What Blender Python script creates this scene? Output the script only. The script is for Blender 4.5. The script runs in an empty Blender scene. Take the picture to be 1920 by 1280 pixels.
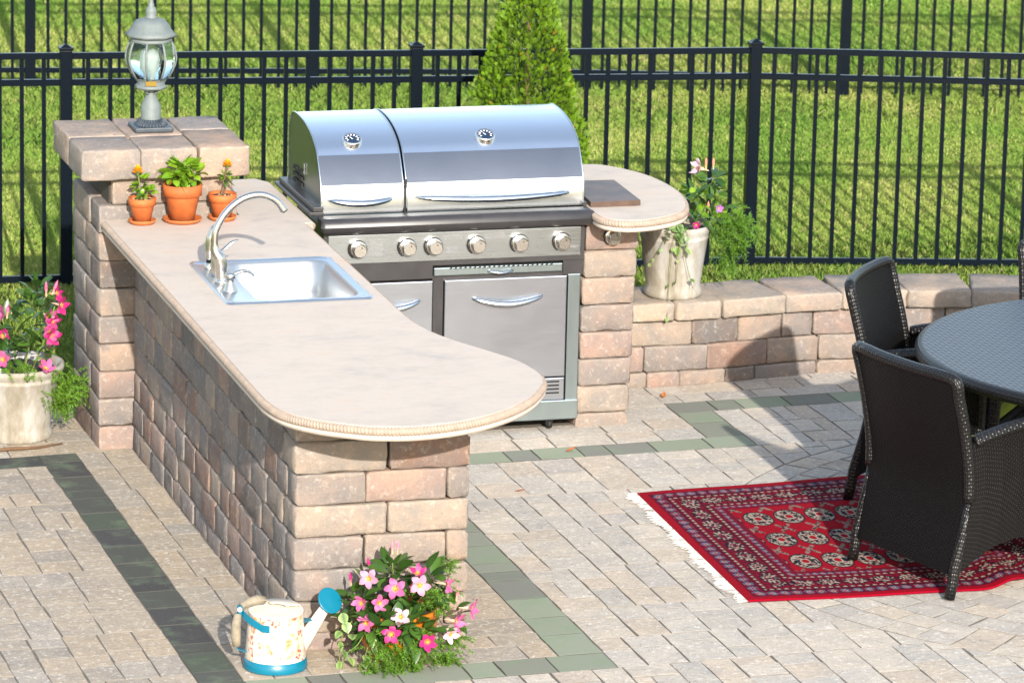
import bpy, bmesh, math, random
import numpy as np
from mathutils import Vector, Matrix, noise as mnoise

S = bpy.context.scene
COL = S.collection
R = math.radians
rnd = random.Random(7)

# ------------------------------------------------------------------ camera
cam_d = bpy.data.cameras.new('camera')
cam = bpy.data.objects.new('camera', cam_d)
COL.objects.link(cam)
PITCH, YAW, ROLL = 0.24168107, 0.28185675, 0.02352446
CAMPOS = Vector((-3.508360589, -14.785656107, 4.817306234))
cy_, sy_, cp_, sp_ = math.cos(YAW), math.sin(YAW), math.cos(PITCH), math.sin(PITCH)
fwd = Vector((sy_ * cp_, cy_ * cp_, -sp_))
right = Vector((cy_, -sy_, 0))
up = right.cross(fwd)
r2 = math.cos(ROLL) * right + math.sin(ROLL) * up
u2 = -math.sin(ROLL) * right + math.cos(ROLL) * up
M = Matrix.Identity(4)
for i in range(3):
    M[i][0], M[i][1], M[i][2], M[i][3] = r2[i], u2[i], -fwd[i], CAMPOS[i]
cam.matrix_world = M
FPX = 8505.148748781723
cam_d.sensor_fit = 'HORIZONTAL'
cam_d.sensor_width = 36.0
cam_d.lens = FPX * 36.0 / 1920.0
cam_d.clip_start = 0.5
cam_d.clip_end = 2000
cam_d.dof.use_dof = True
cam_d.dof.focus_distance = 16.8
cam_d.dof.aperture_fstop = 9.0
S.camera = cam

def project(p):
    q = Vector(p) - CAMPOS
    z = q.dot(fwd)
    return 960 + FPX * q.dot(r2) / z, 640 - FPX * q.dot(u2) / z

# ------------------------------------------------------------------ light
SUN_DIR = Vector((0.10, 1.0, -0.42)).normalized()       # direction the light travels
EL = math.asin(-SUN_DIR.z)
w = bpy.data.worlds.new('World')
S.world = w
w.use_nodes = True
wn = w.node_tree.nodes
bg = wn['Background']
sky = wn.new('ShaderNodeTexSky')
sky.sky_type = 'NISHITA'
sky.sun_disc = False
sky.sun_elevation = EL
sky.sun_rotation = math.atan2(-SUN_DIR.x, -SUN_DIR.y)
sky.altitude = 100
sky.air_density = 1.2
sky.dust_density = 1.5
sky.ozone_density = 1.2
# pale summer haze low in the sky, the same all round the horizon
tc_ = wn.new('ShaderNodeTexCoord')
sx_ = wn.new('ShaderNodeSeparateXYZ')
w.node_tree.links.new(tc_.outputs['Generated'], sx_.inputs[0])
pw_ = wn.new('ShaderNodeMath')
pw_.operation = 'POWER'
w.node_tree.links.new(sx_.outputs[2], pw_.inputs[0])
pw_.inputs[1].default_value = 1.4
mr_ = wn.new('ShaderNodeMapRange')
mr_.inputs[1].default_value, mr_.inputs[2].default_value = 0.0, 1.0
mr_.inputs[3].default_value, mr_.inputs[4].default_value = 1.0, 0.48
w.node_tree.links.new(pw_.outputs[0], mr_.inputs[0])
hz_ = wn.new('ShaderNodeMix')
hz_.data_type, hz_.blend_type = 'RGBA', 'ADD'
w.node_tree.links.new(mr_.outputs[0], hz_.inputs[0])
w.node_tree.links.new(sky.outputs[0], hz_.inputs[6])
hz_.inputs[7].default_value = (1.9, 2.1, 2.4, 1)
w.node_tree.links.new(hz_.outputs[2], bg.inputs[0])
bg.inputs[1].default_value = 0.15
sun_d = bpy.data.lights.new('sun', 'SUN')
sun_d.energy = 5.0
sun_d.angle = R(0.7)
sun_d.color = (1.0, 0.94, 0.85)
sun = bpy.data.objects.new('sun', sun_d)
COL.objects.link(sun)
sun.rotation_euler = SUN_DIR.to_track_quat('-Z', 'Y').to_euler()
S.view_settings.view_transform = 'Standard'
S.view_settings.look = 'None'
S.view_settings.exposure = 0.78
S.view_settings.gamma = 1.0
S.view_settings.use_curve_mapping = False
S.cycles.max_bounces = 6
S.cycles.transparent_max_bounces = 8

# ------------------------------------------------------------------ helpers
def lin(r, g, b):
    f = lambda c: (c / 255 / 12.92) if c / 255 <= 0.04045 else ((c / 255 + 0.055) / 1.055) ** 2.4
    return (f(r), f(g), f(b), 1.0)

class NT:
    """tiny node-tree builder"""
    def __init__(self, name):
        self.m = bpy.data.materials.new(name)
        self.m.use_nodes = True
        self.t = self.m.node_tree
        self.b = self.t.nodes['Principled BSDF']
    def n(self, typ, **kw):
        nd = self.t.nodes.new(typ)
        for k, v in kw.items():
            if k.startswith('i_'):
                key = k[2:]
                nd.inputs[int(key) if key.isdigit() else key].default_value = v
            else:
                setattr(nd, k, v)
        return nd
    def l(self, a, b):
        self.t.links.new(a, b)
    def set(self, **kw):
        for k, v in kw.items():
            self.b.inputs[k.replace('_', ' ')].default_value = v
    def mix(self, a, b, f, mode='MIX'):
        nd = self.n('ShaderNodeMix', data_type='RGBA', blend_type=mode)
        for src, idx in ((f, 0), (a, 6), (b, 7)):
            if hasattr(src, 'is_output'):
                self.l(src, nd.inputs[idx])
            else:
                nd.inputs[idx].default_value = src
        return nd.outputs[2]
    def math(self, op, a, b=0.0, clamp=False):
        nd = self.n('ShaderNodeMath', operation=op, use_clamp=clamp)
        for src, idx in ((a, 0), (b, 1)):
            if hasattr(src, 'is_output'):
                self.l(src, nd.inputs[idx])
            else:
                nd.inputs[idx].default_value = src
        return nd.outputs[0]
    def ramp(self, f, stops):
        nd = self.n('ShaderNodeValToRGB')
        e = nd.color_ramp.elements
        while len(e) < len(stops):
            e.new(0.5)
        for el, (p, c) in zip(e, stops):
            el.position = p
            el.color = c if len(c) == 4 else (*c, 1)
        self.l(f, nd.inputs[0])
        return nd.outputs[0]
    def noise(self, vec, scale, detail=4, rough=0.55, w=None):
        nd = self.n('ShaderNodeTexNoise', i_Scale=scale, i_Detail=detail, i_Roughness=rough)
        if w is not None:
            nd.noise_dimensions = '4D'
            self.l(w, nd.inputs['W'])
        if vec is not None:
            self.l(vec, nd.inputs['Vector'])
        return nd.outputs['Fac']
    def obj_coord(self):
        return self.n('ShaderNodeTexCoord').outputs['Object']
    def pos(self):
        return self.n('ShaderNodeNewGeometry').outputs['Position']
    def bump(self, h, strength=0.3, dist=0.01, chain=None):
        nd = self.n('ShaderNodeBump', i_Strength=strength, i_Distance=dist)
        self.l(h, nd.inputs['Height'])
        if chain is not None:
            self.l(chain, nd.inputs['Normal'])
        return nd.outputs[0]
    def normal(self, o):
        self.l(o, self.b.inputs['Normal'])
    def color(self, o):
        self.l(o, self.b.inputs['Base Color'])

def link(name, me, parent=None, loc=None, rot=None):
    o = bpy.data.objects.new(name, me)
    COL.objects.link(o)
    if parent is not None:
        o.parent = parent
    if loc is not None:
        o.location = loc
    if rot is not None:
        o.rotation_euler = rot
    return o

def tag(o, label, cat, group=None):
    o['label'] = label
    o['category'] = cat
    if group:
        o['group'] = group
    return o

def thing(name, label, cat, loc=(0, 0, 0), rotz=0.0, group=None):
    o = bpy.data.objects.new(name, None)
    COL.objects.link(o)
    o.location = loc
    o.rotation_euler = (0, 0, rotz)
    o.empty_display_size = 0.1
    return tag(o, label, cat, group)

def struct(name, me, parent=None):
    o = link(name, me, parent)
    o['kind'] = 'structure'
    return o

class MB:
    """mesh collector: verts, faces, per-face material index, optional uv and vertex colour"""
    def __init__(self):
        self.v, self.f, self.mi, self.uv, self.c, self.sm = [], [], [], [], [], []
    def add(self, verts, faces, mi=0, uvs=None, cols=None, smooth=True):
        b = len(self.v)
        self.v += [tuple(p) for p in verts]
        for k, f in enumerate(faces):
            self.f.append(tuple(b + i for i in f))
            self.mi.append(mi)
            self.sm.append(smooth)
            self.uv.append([uvs[i] for i in f] if uvs else [(0, 0)] * len(f))
        self.c += list(cols) if cols else [(1, 1, 1, 1)] * len(verts)
        return self
    def box(self, x0, x1, y0, y1, z0, z1, mi=0, bev=0.0):
        bm = bmesh.new()
        bmesh.ops.create_cube(bm, size=1.0)
        for v in bm.verts:
            v.co = Vector(((x0 + x1) / 2 + v.co.x * (x1 - x0), (y0 + y1) / 2 + v.co.y * (y1 - y0), (z0 + z1) / 2 + v.co.z * (z1 - z0)))
        if bev:
            bmesh.ops.bevel(bm, geom=bm.edges[:], offset=bev, segments=2, affect='EDGES', profile=0.5)
        bm.verts.index_update()
        self.add([v.co[:] for v in bm.verts], [[v.index for v in f.verts] for f in bm.faces], mi,
                 uvs=[(v.co.x + v.co.y, v.co.z) for v in bm.verts], smooth=False)
        bm.free()
        return self
    def tube(self, pts, rad, n=10, mi=0, cap=True, flat=1.0, cols=None):
        pts = [Vector(p) for p in pts]
        if not isinstance(rad, (list, tuple)):
            rad = [rad] * len(pts)
        vs, uvs, fs, cs = [], [], [], []
        t0 = (pts[1] - pts[0]).normalized()
        ref = Vector((0, 0, 1)) if abs(t0.z) < 0.9 else Vector((1, 0, 0))
        nx = t0.cross(ref).normalized()
        L = 0
        for i, p in enumerate(pts):
            t = (pts[min(i + 1, len(pts) - 1)] - pts[max(i - 1, 0)]).normalized()
            nx = (nx - t * nx.dot(t)).normalized()
            ny = t.cross(nx)
            if i:
                L += (p - pts[i - 1]).length
            for k in range(n + 1):
                a = 2 * math.pi * k / n
                vs.append(p + nx * math.cos(a) * rad[i] + ny * math.sin(a) * rad[i] * flat)
                uvs.append((a * rad[i], L))
                cs.append(cols[i] if cols else (1, 1, 1, 1))
        m = n + 1
        for i in range(len(pts) - 1):
            for k in range(n):
                fs.append((i * m + k, i * m + k + 1, (i + 1) * m + k + 1, (i + 1) * m + k))
        if cap:
            fs.append(tuple(range(n - 1, -1, -1)))
            e = (len(pts) - 1) * m
            fs.append(tuple(e + k for k in range(n)))
        return self.add(vs, fs, mi, uvs, cs)
    def lathe(self, prof, n=32, mi=0, c=(0, 0, 0), rot=None, mat=None, cap=False):
        vs, uvs, fs = [], [], []
        L = 0
        for i, (r, z) in enumerate(prof):
            if i:
                L += math.hypot(r - prof[i - 1][0], z - prof[i - 1][1])
            for k in range(n + 1):
                a = 2 * math.pi * k / n + (rot or 0)
                p = Vector((r * math.cos(a), r * math.sin(a), z))
                if mat is not None:
                    p = mat @ p
                vs.append(p + Vector(c))
                uvs.append((a * max(r, 0.01), L))
        m = n + 1
        for i in range(len(prof) - 1):
            for k in range(n):
                fs.append((i * m + k, i * m + k + 1, (i + 1) * m + k + 1, (i + 1) * m + k))
        if cap:
            e = (len(prof) - 1) * m
            fs.append(tuple(e + k for k in range(n)))
        return self.add(vs, fs, mi, uvs)
    def sheet(self, grid, th=0.0, mi=0, closed=True, uvscale=1.0):
        """grid[i][j] of points -> panel; with thickness th along the local normals"""
        ni, nj = len(grid), len(grid[0])
        G = [[Vector(p) for p in row] for row in grid]
        N = []
        for i in range(ni):
            row = []
            for j in range(nj):
                a = G[min(i + 1, ni - 1)][j] - G[max(i - 1, 0)][j]
                b = G[i][min(j + 1, nj - 1)] - G[i][max(j - 1, 0)]
                c = a.cross(b)
                row.append(c.normalized() if c.length > 1e-12 else Vector((0, 0, 1)))
            N.append(row)
        U = [[0.0] * nj for _ in range(ni)]
        V = [[0.0] * nj for _ in range(ni)]
        for i in range(ni):
            for j in range(nj):
                if j:
                    U[i][j] = U[i][j - 1] + (G[i][j] - G[i][j - 1]).length
                if i:
                    V[i][j] = V[i - 1][j] + (G[i][j] - G[i - 1][j]).length
        sides = [0.5, -0.5] if th else [0.0]
        for s in sides:
            vs = [G[i][j] + N[i][j] * th * s for i in range(ni) for j in range(nj)]
            uv = [(U[i][j], V[i][j]) for i in range(ni) for j in range(nj)]
            fs = [(i * nj + j, i * nj + j + 1, (i + 1) * nj + j + 1, (i + 1) * nj + j) for i in range(ni - 1) for j in range(nj - 1)]
            if s < 0:
                fs = [f[::-1] for f in fs]
            self.add(vs, fs, mi, uv)
        if th:
            loop = [(0, j) for j in range(nj)] + [(i, nj - 1) for i in range(1, ni)] + [(ni - 1, j) for j in range(nj - 2, -1, -1)] + [(i, 0) for i in range(ni - 2, 0, -1)]
            vs, uv = [], []
            for (i, j) in loop + loop[:1]:
                vs += [G[i][j] + N[i][j] * th * 0.5, G[i][j] - N[i][j] * th * 0.5]
                uv += [(U[i][j] + V[i][j], 0), (U[i][j] + V[i][j], th)]
            fs = [(2 * k, 2 * k + 1, 2 * k + 3, 2 * k + 2) for k in range(len(loop))]
            self.add(vs, fs, mi, uv, smooth=False)
        return self
    def prism(self, poly, z0, z1, mi=0):
        n = len(poly)
        vs = [(x, y, z0) for x, y in poly] + [(x, y, z1) for x, y in poly]
        fs = [tuple(range(n - 1, -1, -1)), tuple(range(n, 2 * n))] + [(i, (i + 1) % n, n + (i + 1) % n, n + i) for i in range(n)]
        return self.add(vs, fs, mi, [(v[0], v[1]) for v in vs], smooth=False)
    def mesh(self, name, mats, colors=False):
        me = bpy.data.meshes.new(name)
        me.from_pydata(self.v, [], self.f)
        for m in (mats if isinstance(mats, (list, tuple)) else [mats]):
            me.materials.append(m)
        me.polygons.foreach_set('material_index', self.mi)
        me.polygons.foreach_set('use_smooth', self.sm)
        uvl = me.uv_layers.new(name='UVMap')
        flat = [c for f in self.uv for p in f for c in p]
        uvl.data.foreach_set('uv', flat)
        if colors:
            ca = me.color_attributes.new('col', 'FLOAT_COLOR', 'POINT')
            ca.data.foreach_set('color', [x for c in self.c for x in c])
        bm = bmesh.new()
        bm.from_mesh(me)
        bmesh.ops.recalc_face_normals(bm, faces=bm.faces)
        bm.to_mesh(me)
        bm.free()
        me.update()
        return me
    def build(self, name, mats, parent=None, loc=None, rot=None, colors=False):
        return link(name, self.mesh(name, mats, colors), parent, loc, rot)

def catmull(pts, n=6, closed=False):
    P = [Vector(p) for p in pts]
    out = []
    m = len(P)
    for i in range(m if closed else m - 1):
        g = (lambda k: P[k % m]) if closed else (lambda k: P[min(max(k, 0), m - 1)])
        p0, p1, p2, p3 = g(i - 1), g(i), g(i + 1), g(i + 2)
        for k in range(n):
            t = k / n
            out.append(0.5 * ((2 * p1) + (-p0 + p2) * t + (2 * p0 - 5 * p1 + 4 * p2 - p3) * t * t + (-p0 + 3 * p1 - 3 * p2 + p3) * t ** 3))
    if not closed:
        out.append(P[-1])
    return out

# patio slopes very slightly (drainage), as measured from the courses of the walls
def gz(x, y):
    return -0.059 + 0.014 * x - 0.012 * y
LAWN_Z = -0.10
H = 0.1155                     # height of one stone course

# ------------------------------------------------------------------ materials
def mat_stone(name, speck=0.35, wear=True, bumpk=1.0, mottle=0.30, lite=(0.50, 0.45, 0.39, 1), edge=(0.40, 0.35, 0.29, 1), tintc=(lin(88, 82, 82), lin(150, 122, 102)), tk=0.32, wk=0.7, darkk=3.0):
    t = NT(name)
    oi = t.n('ShaderNodeObjectInfo')
    rndw = t.math('MULTIPLY', oi.outputs['Random'], 37.0)
    pos = t.obj_coord()
    big = t.noise(pos, 9.0, 3, 0.6, rndw)
    mid = t.noise(pos, 46.0, 6, 0.72, rndw)
    fine = t.noise(pos, 130.0, 3, 0.7, rndw)
    scr = t.n('ShaderNodeTexVoronoi', i_Scale=34.0, feature='DISTANCE_TO_EDGE')
    wv_ = t.n('ShaderNodeMix', data_type='VECTOR', i_0=0.10)
    nz_ = t.n('ShaderNodeTexNoise', i_Scale=9.0, i_Detail=3.0)
    t.l(pos, nz_.inputs['Vector'])
    t.l(pos, wv_.inputs[4])
    t.l(nz_.outputs['Color'], wv_.inputs[5])
    t.l(wv_.outputs[1], scr.inputs['Vector'])
    scratch = t.math('MULTIPLY', t.math('SUBTRACT', 0.035, scr.outputs['Distance'], True), 22.0, True)
    scratch = t.math('MULTIPLY', scratch, t.math('MULTIPLY', t.math('SUBTRACT', mid, 0.50, True), 7.0, True))
    col = oi.outputs['Color']
    tint = t.mix(col, t.ramp(big, [(0.3, tintc[0]), (0.7, tintc[1])]), tk)
    dark = t.mix(tint, (0.17, 0.16, 0.155, 1), t.math('MULTIPLY', t.math('SUBTRACT', 0.62, big, True), mottle * 4.0, True))
    c2 = t.mix(dark, lite, t.math('MULTIPLY', t.math('SUBTRACT', mid, 0.535, True), speck * 9.0, True))
    c2 = t.mix(c2, lite, t.math('MULTIPLY', scratch, speck * 1.6, True))
    c3 = t.mix(c2, (0.10, 0.09, 0.08, 1), t.math('MULTIPLY', t.math('SUBTRACT', 0.44, fine, True), darkk, True))
    out = c3
    if wear:
        at = t.n('ShaderNodeAttribute', attribute_name='wear')
        wf = t.math('MULTIPLY', at.outputs['Fac'], t.math('MULTIPLY', mid, wk), True)
        out = t.mix(c3, edge, wf)
    t.color(out)
    t.set(Roughness=0.92)
    t.b.inputs['Specular IOR Level'].default_value = 0.25
    b0 = t.bump(big, 0.5 * bumpk, 0.012)
    b1 = t.bump(mid, 0.6 * bumpk, 0.007, b0)
    t.normal(t.bump(fine, 0.45 * bumpk, 0.003, b1))
    return t.m

def mat_plain(name, col, rough=0.6, metal=0.0, spec=0.5, var=0.0, vscale=12.0, bump=0.0, bscale=80.0, bdist=0.002):
    t = NT(name)
    t.set(Base_Color=col, Roughness=rough, Metallic=metal)
    t.b.inputs['Specular IOR Level'].default_value = spec
    pos = t.obj_coord()
    if var:
        f = t.noise(pos, vscale, 5, 0.6)
        dk = tuple(c * (1 - var) for c in col[:3]) + (1,)
        lt = tuple(min(1, c * (1 + var)) for c in col[:3]) + (1,)
        t.color(t.ramp(f, [(0.3, dk), (0.7, lt)]))
    if bump:
        t.normal(t.bump(t.noise(pos, bscale, 4, 0.6), bump, bdist))
    return t.m

def mat_steel(name, base, rough, stretch=(2, 90, 90), streak=0.12, stain=0.0):
    t = NT(name)
    mp = t.n('ShaderNodeMapping')
    t.l(t.obj_coord(), mp.inputs['Vector'])
    mp.inputs['Scale'].default_value = stretch
    f = t.noise(mp.outputs[0], 5.0, 4, 0.6)
    cl = t.noise(t.obj_coord(), 3.5, 5, 0.6)
    rr = t.math('ADD', t.math('MULTIPLY', f, streak), t.math('ADD', t.math('MULTIPLY', cl, 0.10), rough - streak * 0.5 - 0.05))
    t.l(rr, t.b.inputs['Roughness'])
    lo = tuple(c * 0.94 for c in base[:3]) + (1,)
    c = t.mix(lo, base, f)
    if stain:
        c = t.mix(c, lin(150, 112, 80), t.math('MULTIPLY', t.math('SUBTRACT', t.noise(t.obj_coord(), 7.0, 6, 0.7), 0.60, True), stain * 4, True))
    t.color(c)
    t.set(Metallic=1.0)
    t.normal(t.bump(f, 0.04, 0.001))
    return t.m

def mat_weave(name, col, lite, pitch_u, pitch_v, rough=0.38, strength=0.9, dist=0.004, gap=0.5):
    t = NT(name)
    uv = t.n('ShaderNodeUVMap')
    sp = t.n('ShaderNodeSeparateXYZ')
    t.l(uv.outputs[0], sp.inputs[0])
    su = t.math('SINE', t.math('MULTIPLY', sp.outputs[0], math.pi / pitch_u))
    sv = t.math('SINE', t.math('MULTIPLY', sp.outputs[1], math.pi / pitch_v))
    pr = t.math('MULTIPLY', su, sv)
    h = t.math('ABSOLUTE', pr)
    hh = t.math('ADD', t.math('MULTIPLY', h, 0.8), t.math('MULTIPLY', pr, 0.35))
    nz = t.noise(t.obj_coord(), 22.0, 3, 0.6)
    c = t.mix(col, lite, t.math('MULTIPLY', nz, 0.8))
    c = t.mix(c, (0.004, 0.004, 0.004, 1), t.math('MULTIPLY', t.math('SUBTRACT', 0.30, h, True), 3.2 * gap, True))
    t.color(c)
    t.set(Roughness=rough)
    t.normal(t.bump(hh, strength, dist))
    return t.m

def mat_leaf(name, dark, lite, rough=0.35, trans=0.25, vein=True):
    t = NT(name)
    oi = t.n('ShaderNodeObjectInfo')
    ca = t.n('ShaderNodeAttribute', attribute_name='col')
    c = t.mix(dark, lite, oi.outputs['Random'])
    c = t.mix(c, ca.outputs['Color'], 1.0, 'MULTIPLY')
    t.color(c)
    t.set(Roughness=rough)
    t.b.inputs['Subsurface Weight'].default_value = 0.0
    tr = t.n('ShaderNodeBsdfTranslucent')
    t.l(t.mix(c, (1.0, 1.0, 0.35, 1), 1.0, 'MULTIPLY'), tr.inputs[0])
    ms = t.n('ShaderNodeMixShader')
    ms.inputs[0].default_value = trans
    t.l(t.b.outputs[0], ms.inputs[1])
    t.l(tr.outputs[0], ms.inputs[2])
    t.l(ms.outputs[0], t.t.nodes['Material Output'].inputs[0])
    return t.m

M_STONE = mat_stone('tumbled_stone', 0.27, mottle=0.38, bumpk=1.5, tk=0.42)
M_PAVER = mat_stone('paver_concrete', 0.5, bumpk=0.9, mottle=0.05, lite=(0.74, 0.70, 0.64, 1), edge=(0.20, 0.18, 0.155, 1), tintc=(lin(150, 146, 142), lin(200, 184, 162)), tk=0.30, wk=2.2, darkk=6.0)
def mat_band():
    t = NT('green_stained_paver')
    oi = t.n('ShaderNodeObjectInfo')
    pos = t.pos()
    f = t.noise(pos, 7.0, 5, 0.65)
    fine = t.noise(pos, 170.0, 3, 0.7)
    c = t.mix(oi.outputs['Color'], lin(116, 136, 104), t.math('MULTIPLY', t.math('SUBTRACT', f, 0.50, True), 2.2, True))
    c = t.mix(c, (0.5, 0.5, 0.45, 1), t.math('MULTIPLY', t.math('SUBTRACT', fine, 0.62, True), 3.0, True))
    at = t.n('ShaderNodeAttribute', attribute_name='wear')
    c = t.mix(c, (0.07, 0.07, 0.06, 1), at.outputs['Fac'])
    t.color(c)
    t.set(Roughness=0.92)
    t.b.inputs['Specular IOR Level'].default_value = 0.25
    t.normal(t.bump(fine, 0.4, 0.003))
    return t.m
M_BAND = mat_band()
M_SAND = mat_plain('joint_sand', lin(104, 95, 84), 0.95, var=0.25, vscale=60, bump=0.4)
M_MORTAR = mat_plain('wall_core', lin(60, 54, 48), 0.95, var=0.3, vscale=20, bump=0.5, bscale=30, bdist=0.01)

def mat_slab():
    t = NT('cast_stone_counter')
    pos = t.pos()
    mp = t.n('ShaderNodeMapping')
    t.l(pos, mp.inputs['Vector'])
    mp.inputs['Scale'].default_value = (1.3, 2.0, 2.0)
    mp.inputs['Rotation'].default_value = (0, 0, R(14))
    a = t.noise(mp.outputs[0], 3.2, 8, 0.72)
    b = t.noise(mp.outputs[0], 7.5, 8, 0.75)
    d = t.noise(mp.outputs[0], 26.0, 5, 0.7)
    c = t.ramp(a, [(0.30, lin(162, 153, 147)), (0.43, lin(178, 165, 152)), (0.56, lin(184, 171, 158)), (0.70, lin(185, 163, 143))])
    c = t.mix(c, lin(150, 147, 149), t.math('MULTIPLY', t.math('SUBTRACT', b, 0.55, True), 2.2, True))
    c = t.mix(c, lin(186, 178, 168), t.math('MULTIPLY', t.math('SUBTRACT', d, 0.52, True), 2.0, True))
    t.color(c)
    t.set(Roughness=0.62)
    t.b.inputs['Specular IOR Level'].default_value = 0.20
    t.normal(t.bump(d, 0.12, 0.002))
    return t.m
M_SLAB = mat_slab()
M_ROPE = mat_plain('rope_edge', lin(146, 131, 118), 0.75, var=0.16, vscale=30, bump=0.2)
M_FENCE = mat_plain('black_powder_coat', (0.0035, 0.0060, 0.0100, 1), 0.26, spec=0.12)
M_STEEL = mat_steel('brushed_steel', (0.50, 0.54, 0.57, 1), 0.28)
M_STEELD = mat_steel('brushed_steel_door', (0.40, 0.43, 0.49, 1), 0.34, stain=0.08)
M_HOOD = mat_steel('hood_steel', (0.76, 0.80, 0.85, 1), 0.23, streak=0.06)
def wavy(m):
    nt = m.node_tree
    bp = nt.nodes.new('ShaderNodeBump')
    bp.inputs['Strength'].default_value, bp.inputs['Distance'].default_value = 0.10, 0.02
    nz = nt.nodes.new('ShaderNodeTexNoise')
    nz.inputs['Scale'].default_value = 3.2
    tc = nt.nodes.new('ShaderNodeTexCoord')
    nt.links.new(tc.outputs['Object'], nz.inputs['Vector'])
    nt.links.new(nz.outputs['Fac'], bp.inputs['Height'])
    nt.links.new(bp.outputs[0], nt.nodes['Principled BSDF'].inputs['Normal'])
wavy(M_HOOD)
M_HOODBAND = mat_steel('hood_band_satin', (0.17, 0.185, 0.215, 1), 0.31, streak=0.05, stain=0.03)
M_HOODSIDE = mat_steel('hood_side_lawn_tint', (0.24, 0.26, 0.24, 1), 0.32, streak=0.04)  # dark and greenish: the lawn's reflection is put into the base colour
M_ENAMEL = mat_plain('dark_enamel', (0.030, 0.028, 0.030, 1), 0.38, var=0.25, vscale=9)
M_BLACK = mat_plain('black_gap', (0.004, 0.004, 0.004, 1), 0.7)
M_GALV = mat_steel('galvanised_side', (0.30, 0.36, 0.38, 1), 0.36, (60, 60, 2), stain=0.10)
M_NICKEL = mat_steel('brushed_nickel', (0.58, 0.54, 0.49, 1), 0.26, (60, 60, 4))
M_SINK = mat_steel('sink_steel', (0.58, 0.60, 0.62, 1), 0.30, (6, 2, 2), streak=0.05)
M_BASIN = mat_steel('basin_steel', (0.46, 0.48, 0.49, 1), 0.32, (90, 3, 3))
M_BASIN.node_tree.nodes['Principled BSDF'].inputs['Metallic'].default_value = 0.85
M_KNOB = mat_steel('knob_steel', (0.80, 0.77, 0.72, 1), 0.24, (40, 2, 40))
M_DIAL = mat_plain('dial_face', lin(22, 40, 62), 0.25)
M_WHITE = mat_plain('white_print', (0.8, 0.8, 0.8, 1), 0.6)
M_PRINT = mat_plain('grey_print', (0.20, 0.20, 0.21, 1), 0.7)
M_IRON = mat_plain('rusty_cover', lin(74, 55, 45), 0.45, var=0.6, vscale=9, spec=0.5)
M_LAMP = mat_plain('weathered_grey_paint', lin(98, 106, 106), 0.6, var=0.12, vscale=30)
M_LAMPB = mat_plain('dark_blue_grey_metal', lin(52, 60, 68), 0.45, var=0.25, vscale=40)
M_BRASS = mat_plain('brass_plate', lin(176, 148, 70), 0.4, metal=0.6)
def mat_glass():
    t = NT('lamp_glass')
    t.set(Base_Color=(0.84, 0.94, 0.93, 1), Roughness=0.02)
    t.b.inputs['Transmission Weight'].default_value = 1.0
    t.b.inputs['IOR'].default_value = 1.28
    t.normal(t.bump(t.noise(t.obj_coord(), 34.0, 3, 0.5), 0.6, 0.004))
    return t.m
M_GLASS = mat_glass()
M_BULB = mat_plain('frosted_bulb', (0.75, 0.75, 0.72, 1), 0.35)
M_TERRA = mat_plain('terracotta', lin(166, 86, 38), 0.72, var=0.22, vscale=22, bump=0.15)
M_SAUCER = mat_plain('terracotta_saucer', lin(172, 94, 46), 0.72, var=0.14, vscale=14)
M_AMBER = mat_plain('amber_glaze', lin(176, 100, 22), 0.3, var=0.35, vscale=12)
M_SOIL = mat_plain('potting_soil', (0.030, 0.020, 0.014, 1), 0.95, var=0.5, vscale=60, bump=0.9, bscale=90, bdist=0.01)
def mat_pot():
    t = NT('weathered_white_pot')
    pos = t.obj_coord()
    mp = t.n('ShaderNodeMapping')
    t.l(pos, mp.inputs['Vector'])
    mp.inputs['Scale'].default_value = (1, 1, 0.35)
    a = t.noise(mp.outputs[0], 9.0, 7, 0.7)
    b = t.noise(mp.outputs[0], 40.0, 4, 0.7)
    c = t.ramp(a, [(0.34, lin(112, 103, 88)), (0.48, lin(140, 133, 120)), (0.58, lin(158, 155, 149)), (0.72, lin(168, 167, 165))])
    c = t.mix(c, lin(120, 104, 80), t.math('MULTIPLY', t.math('SUBTRACT', b, 0.64, True), 3.0, True))
    t.color(c)
    t.set(Roughness=0.8)
    t.normal(t.bump(b, 0.25, 0.004))
    return t.m
M_POT = mat_pot()
M_TEAL = mat_plain('turquoise_enamel', lin(0, 100, 124), 0.32, var=0.06, vscale=10)
M_CREAM = mat_plain('cream_enamel', lin(216, 210, 196), 0.4)
M_WOOD = mat_plain('grey_wood', lin(128, 119, 102), 0.75, var=0.3, vscale=25)
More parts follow.
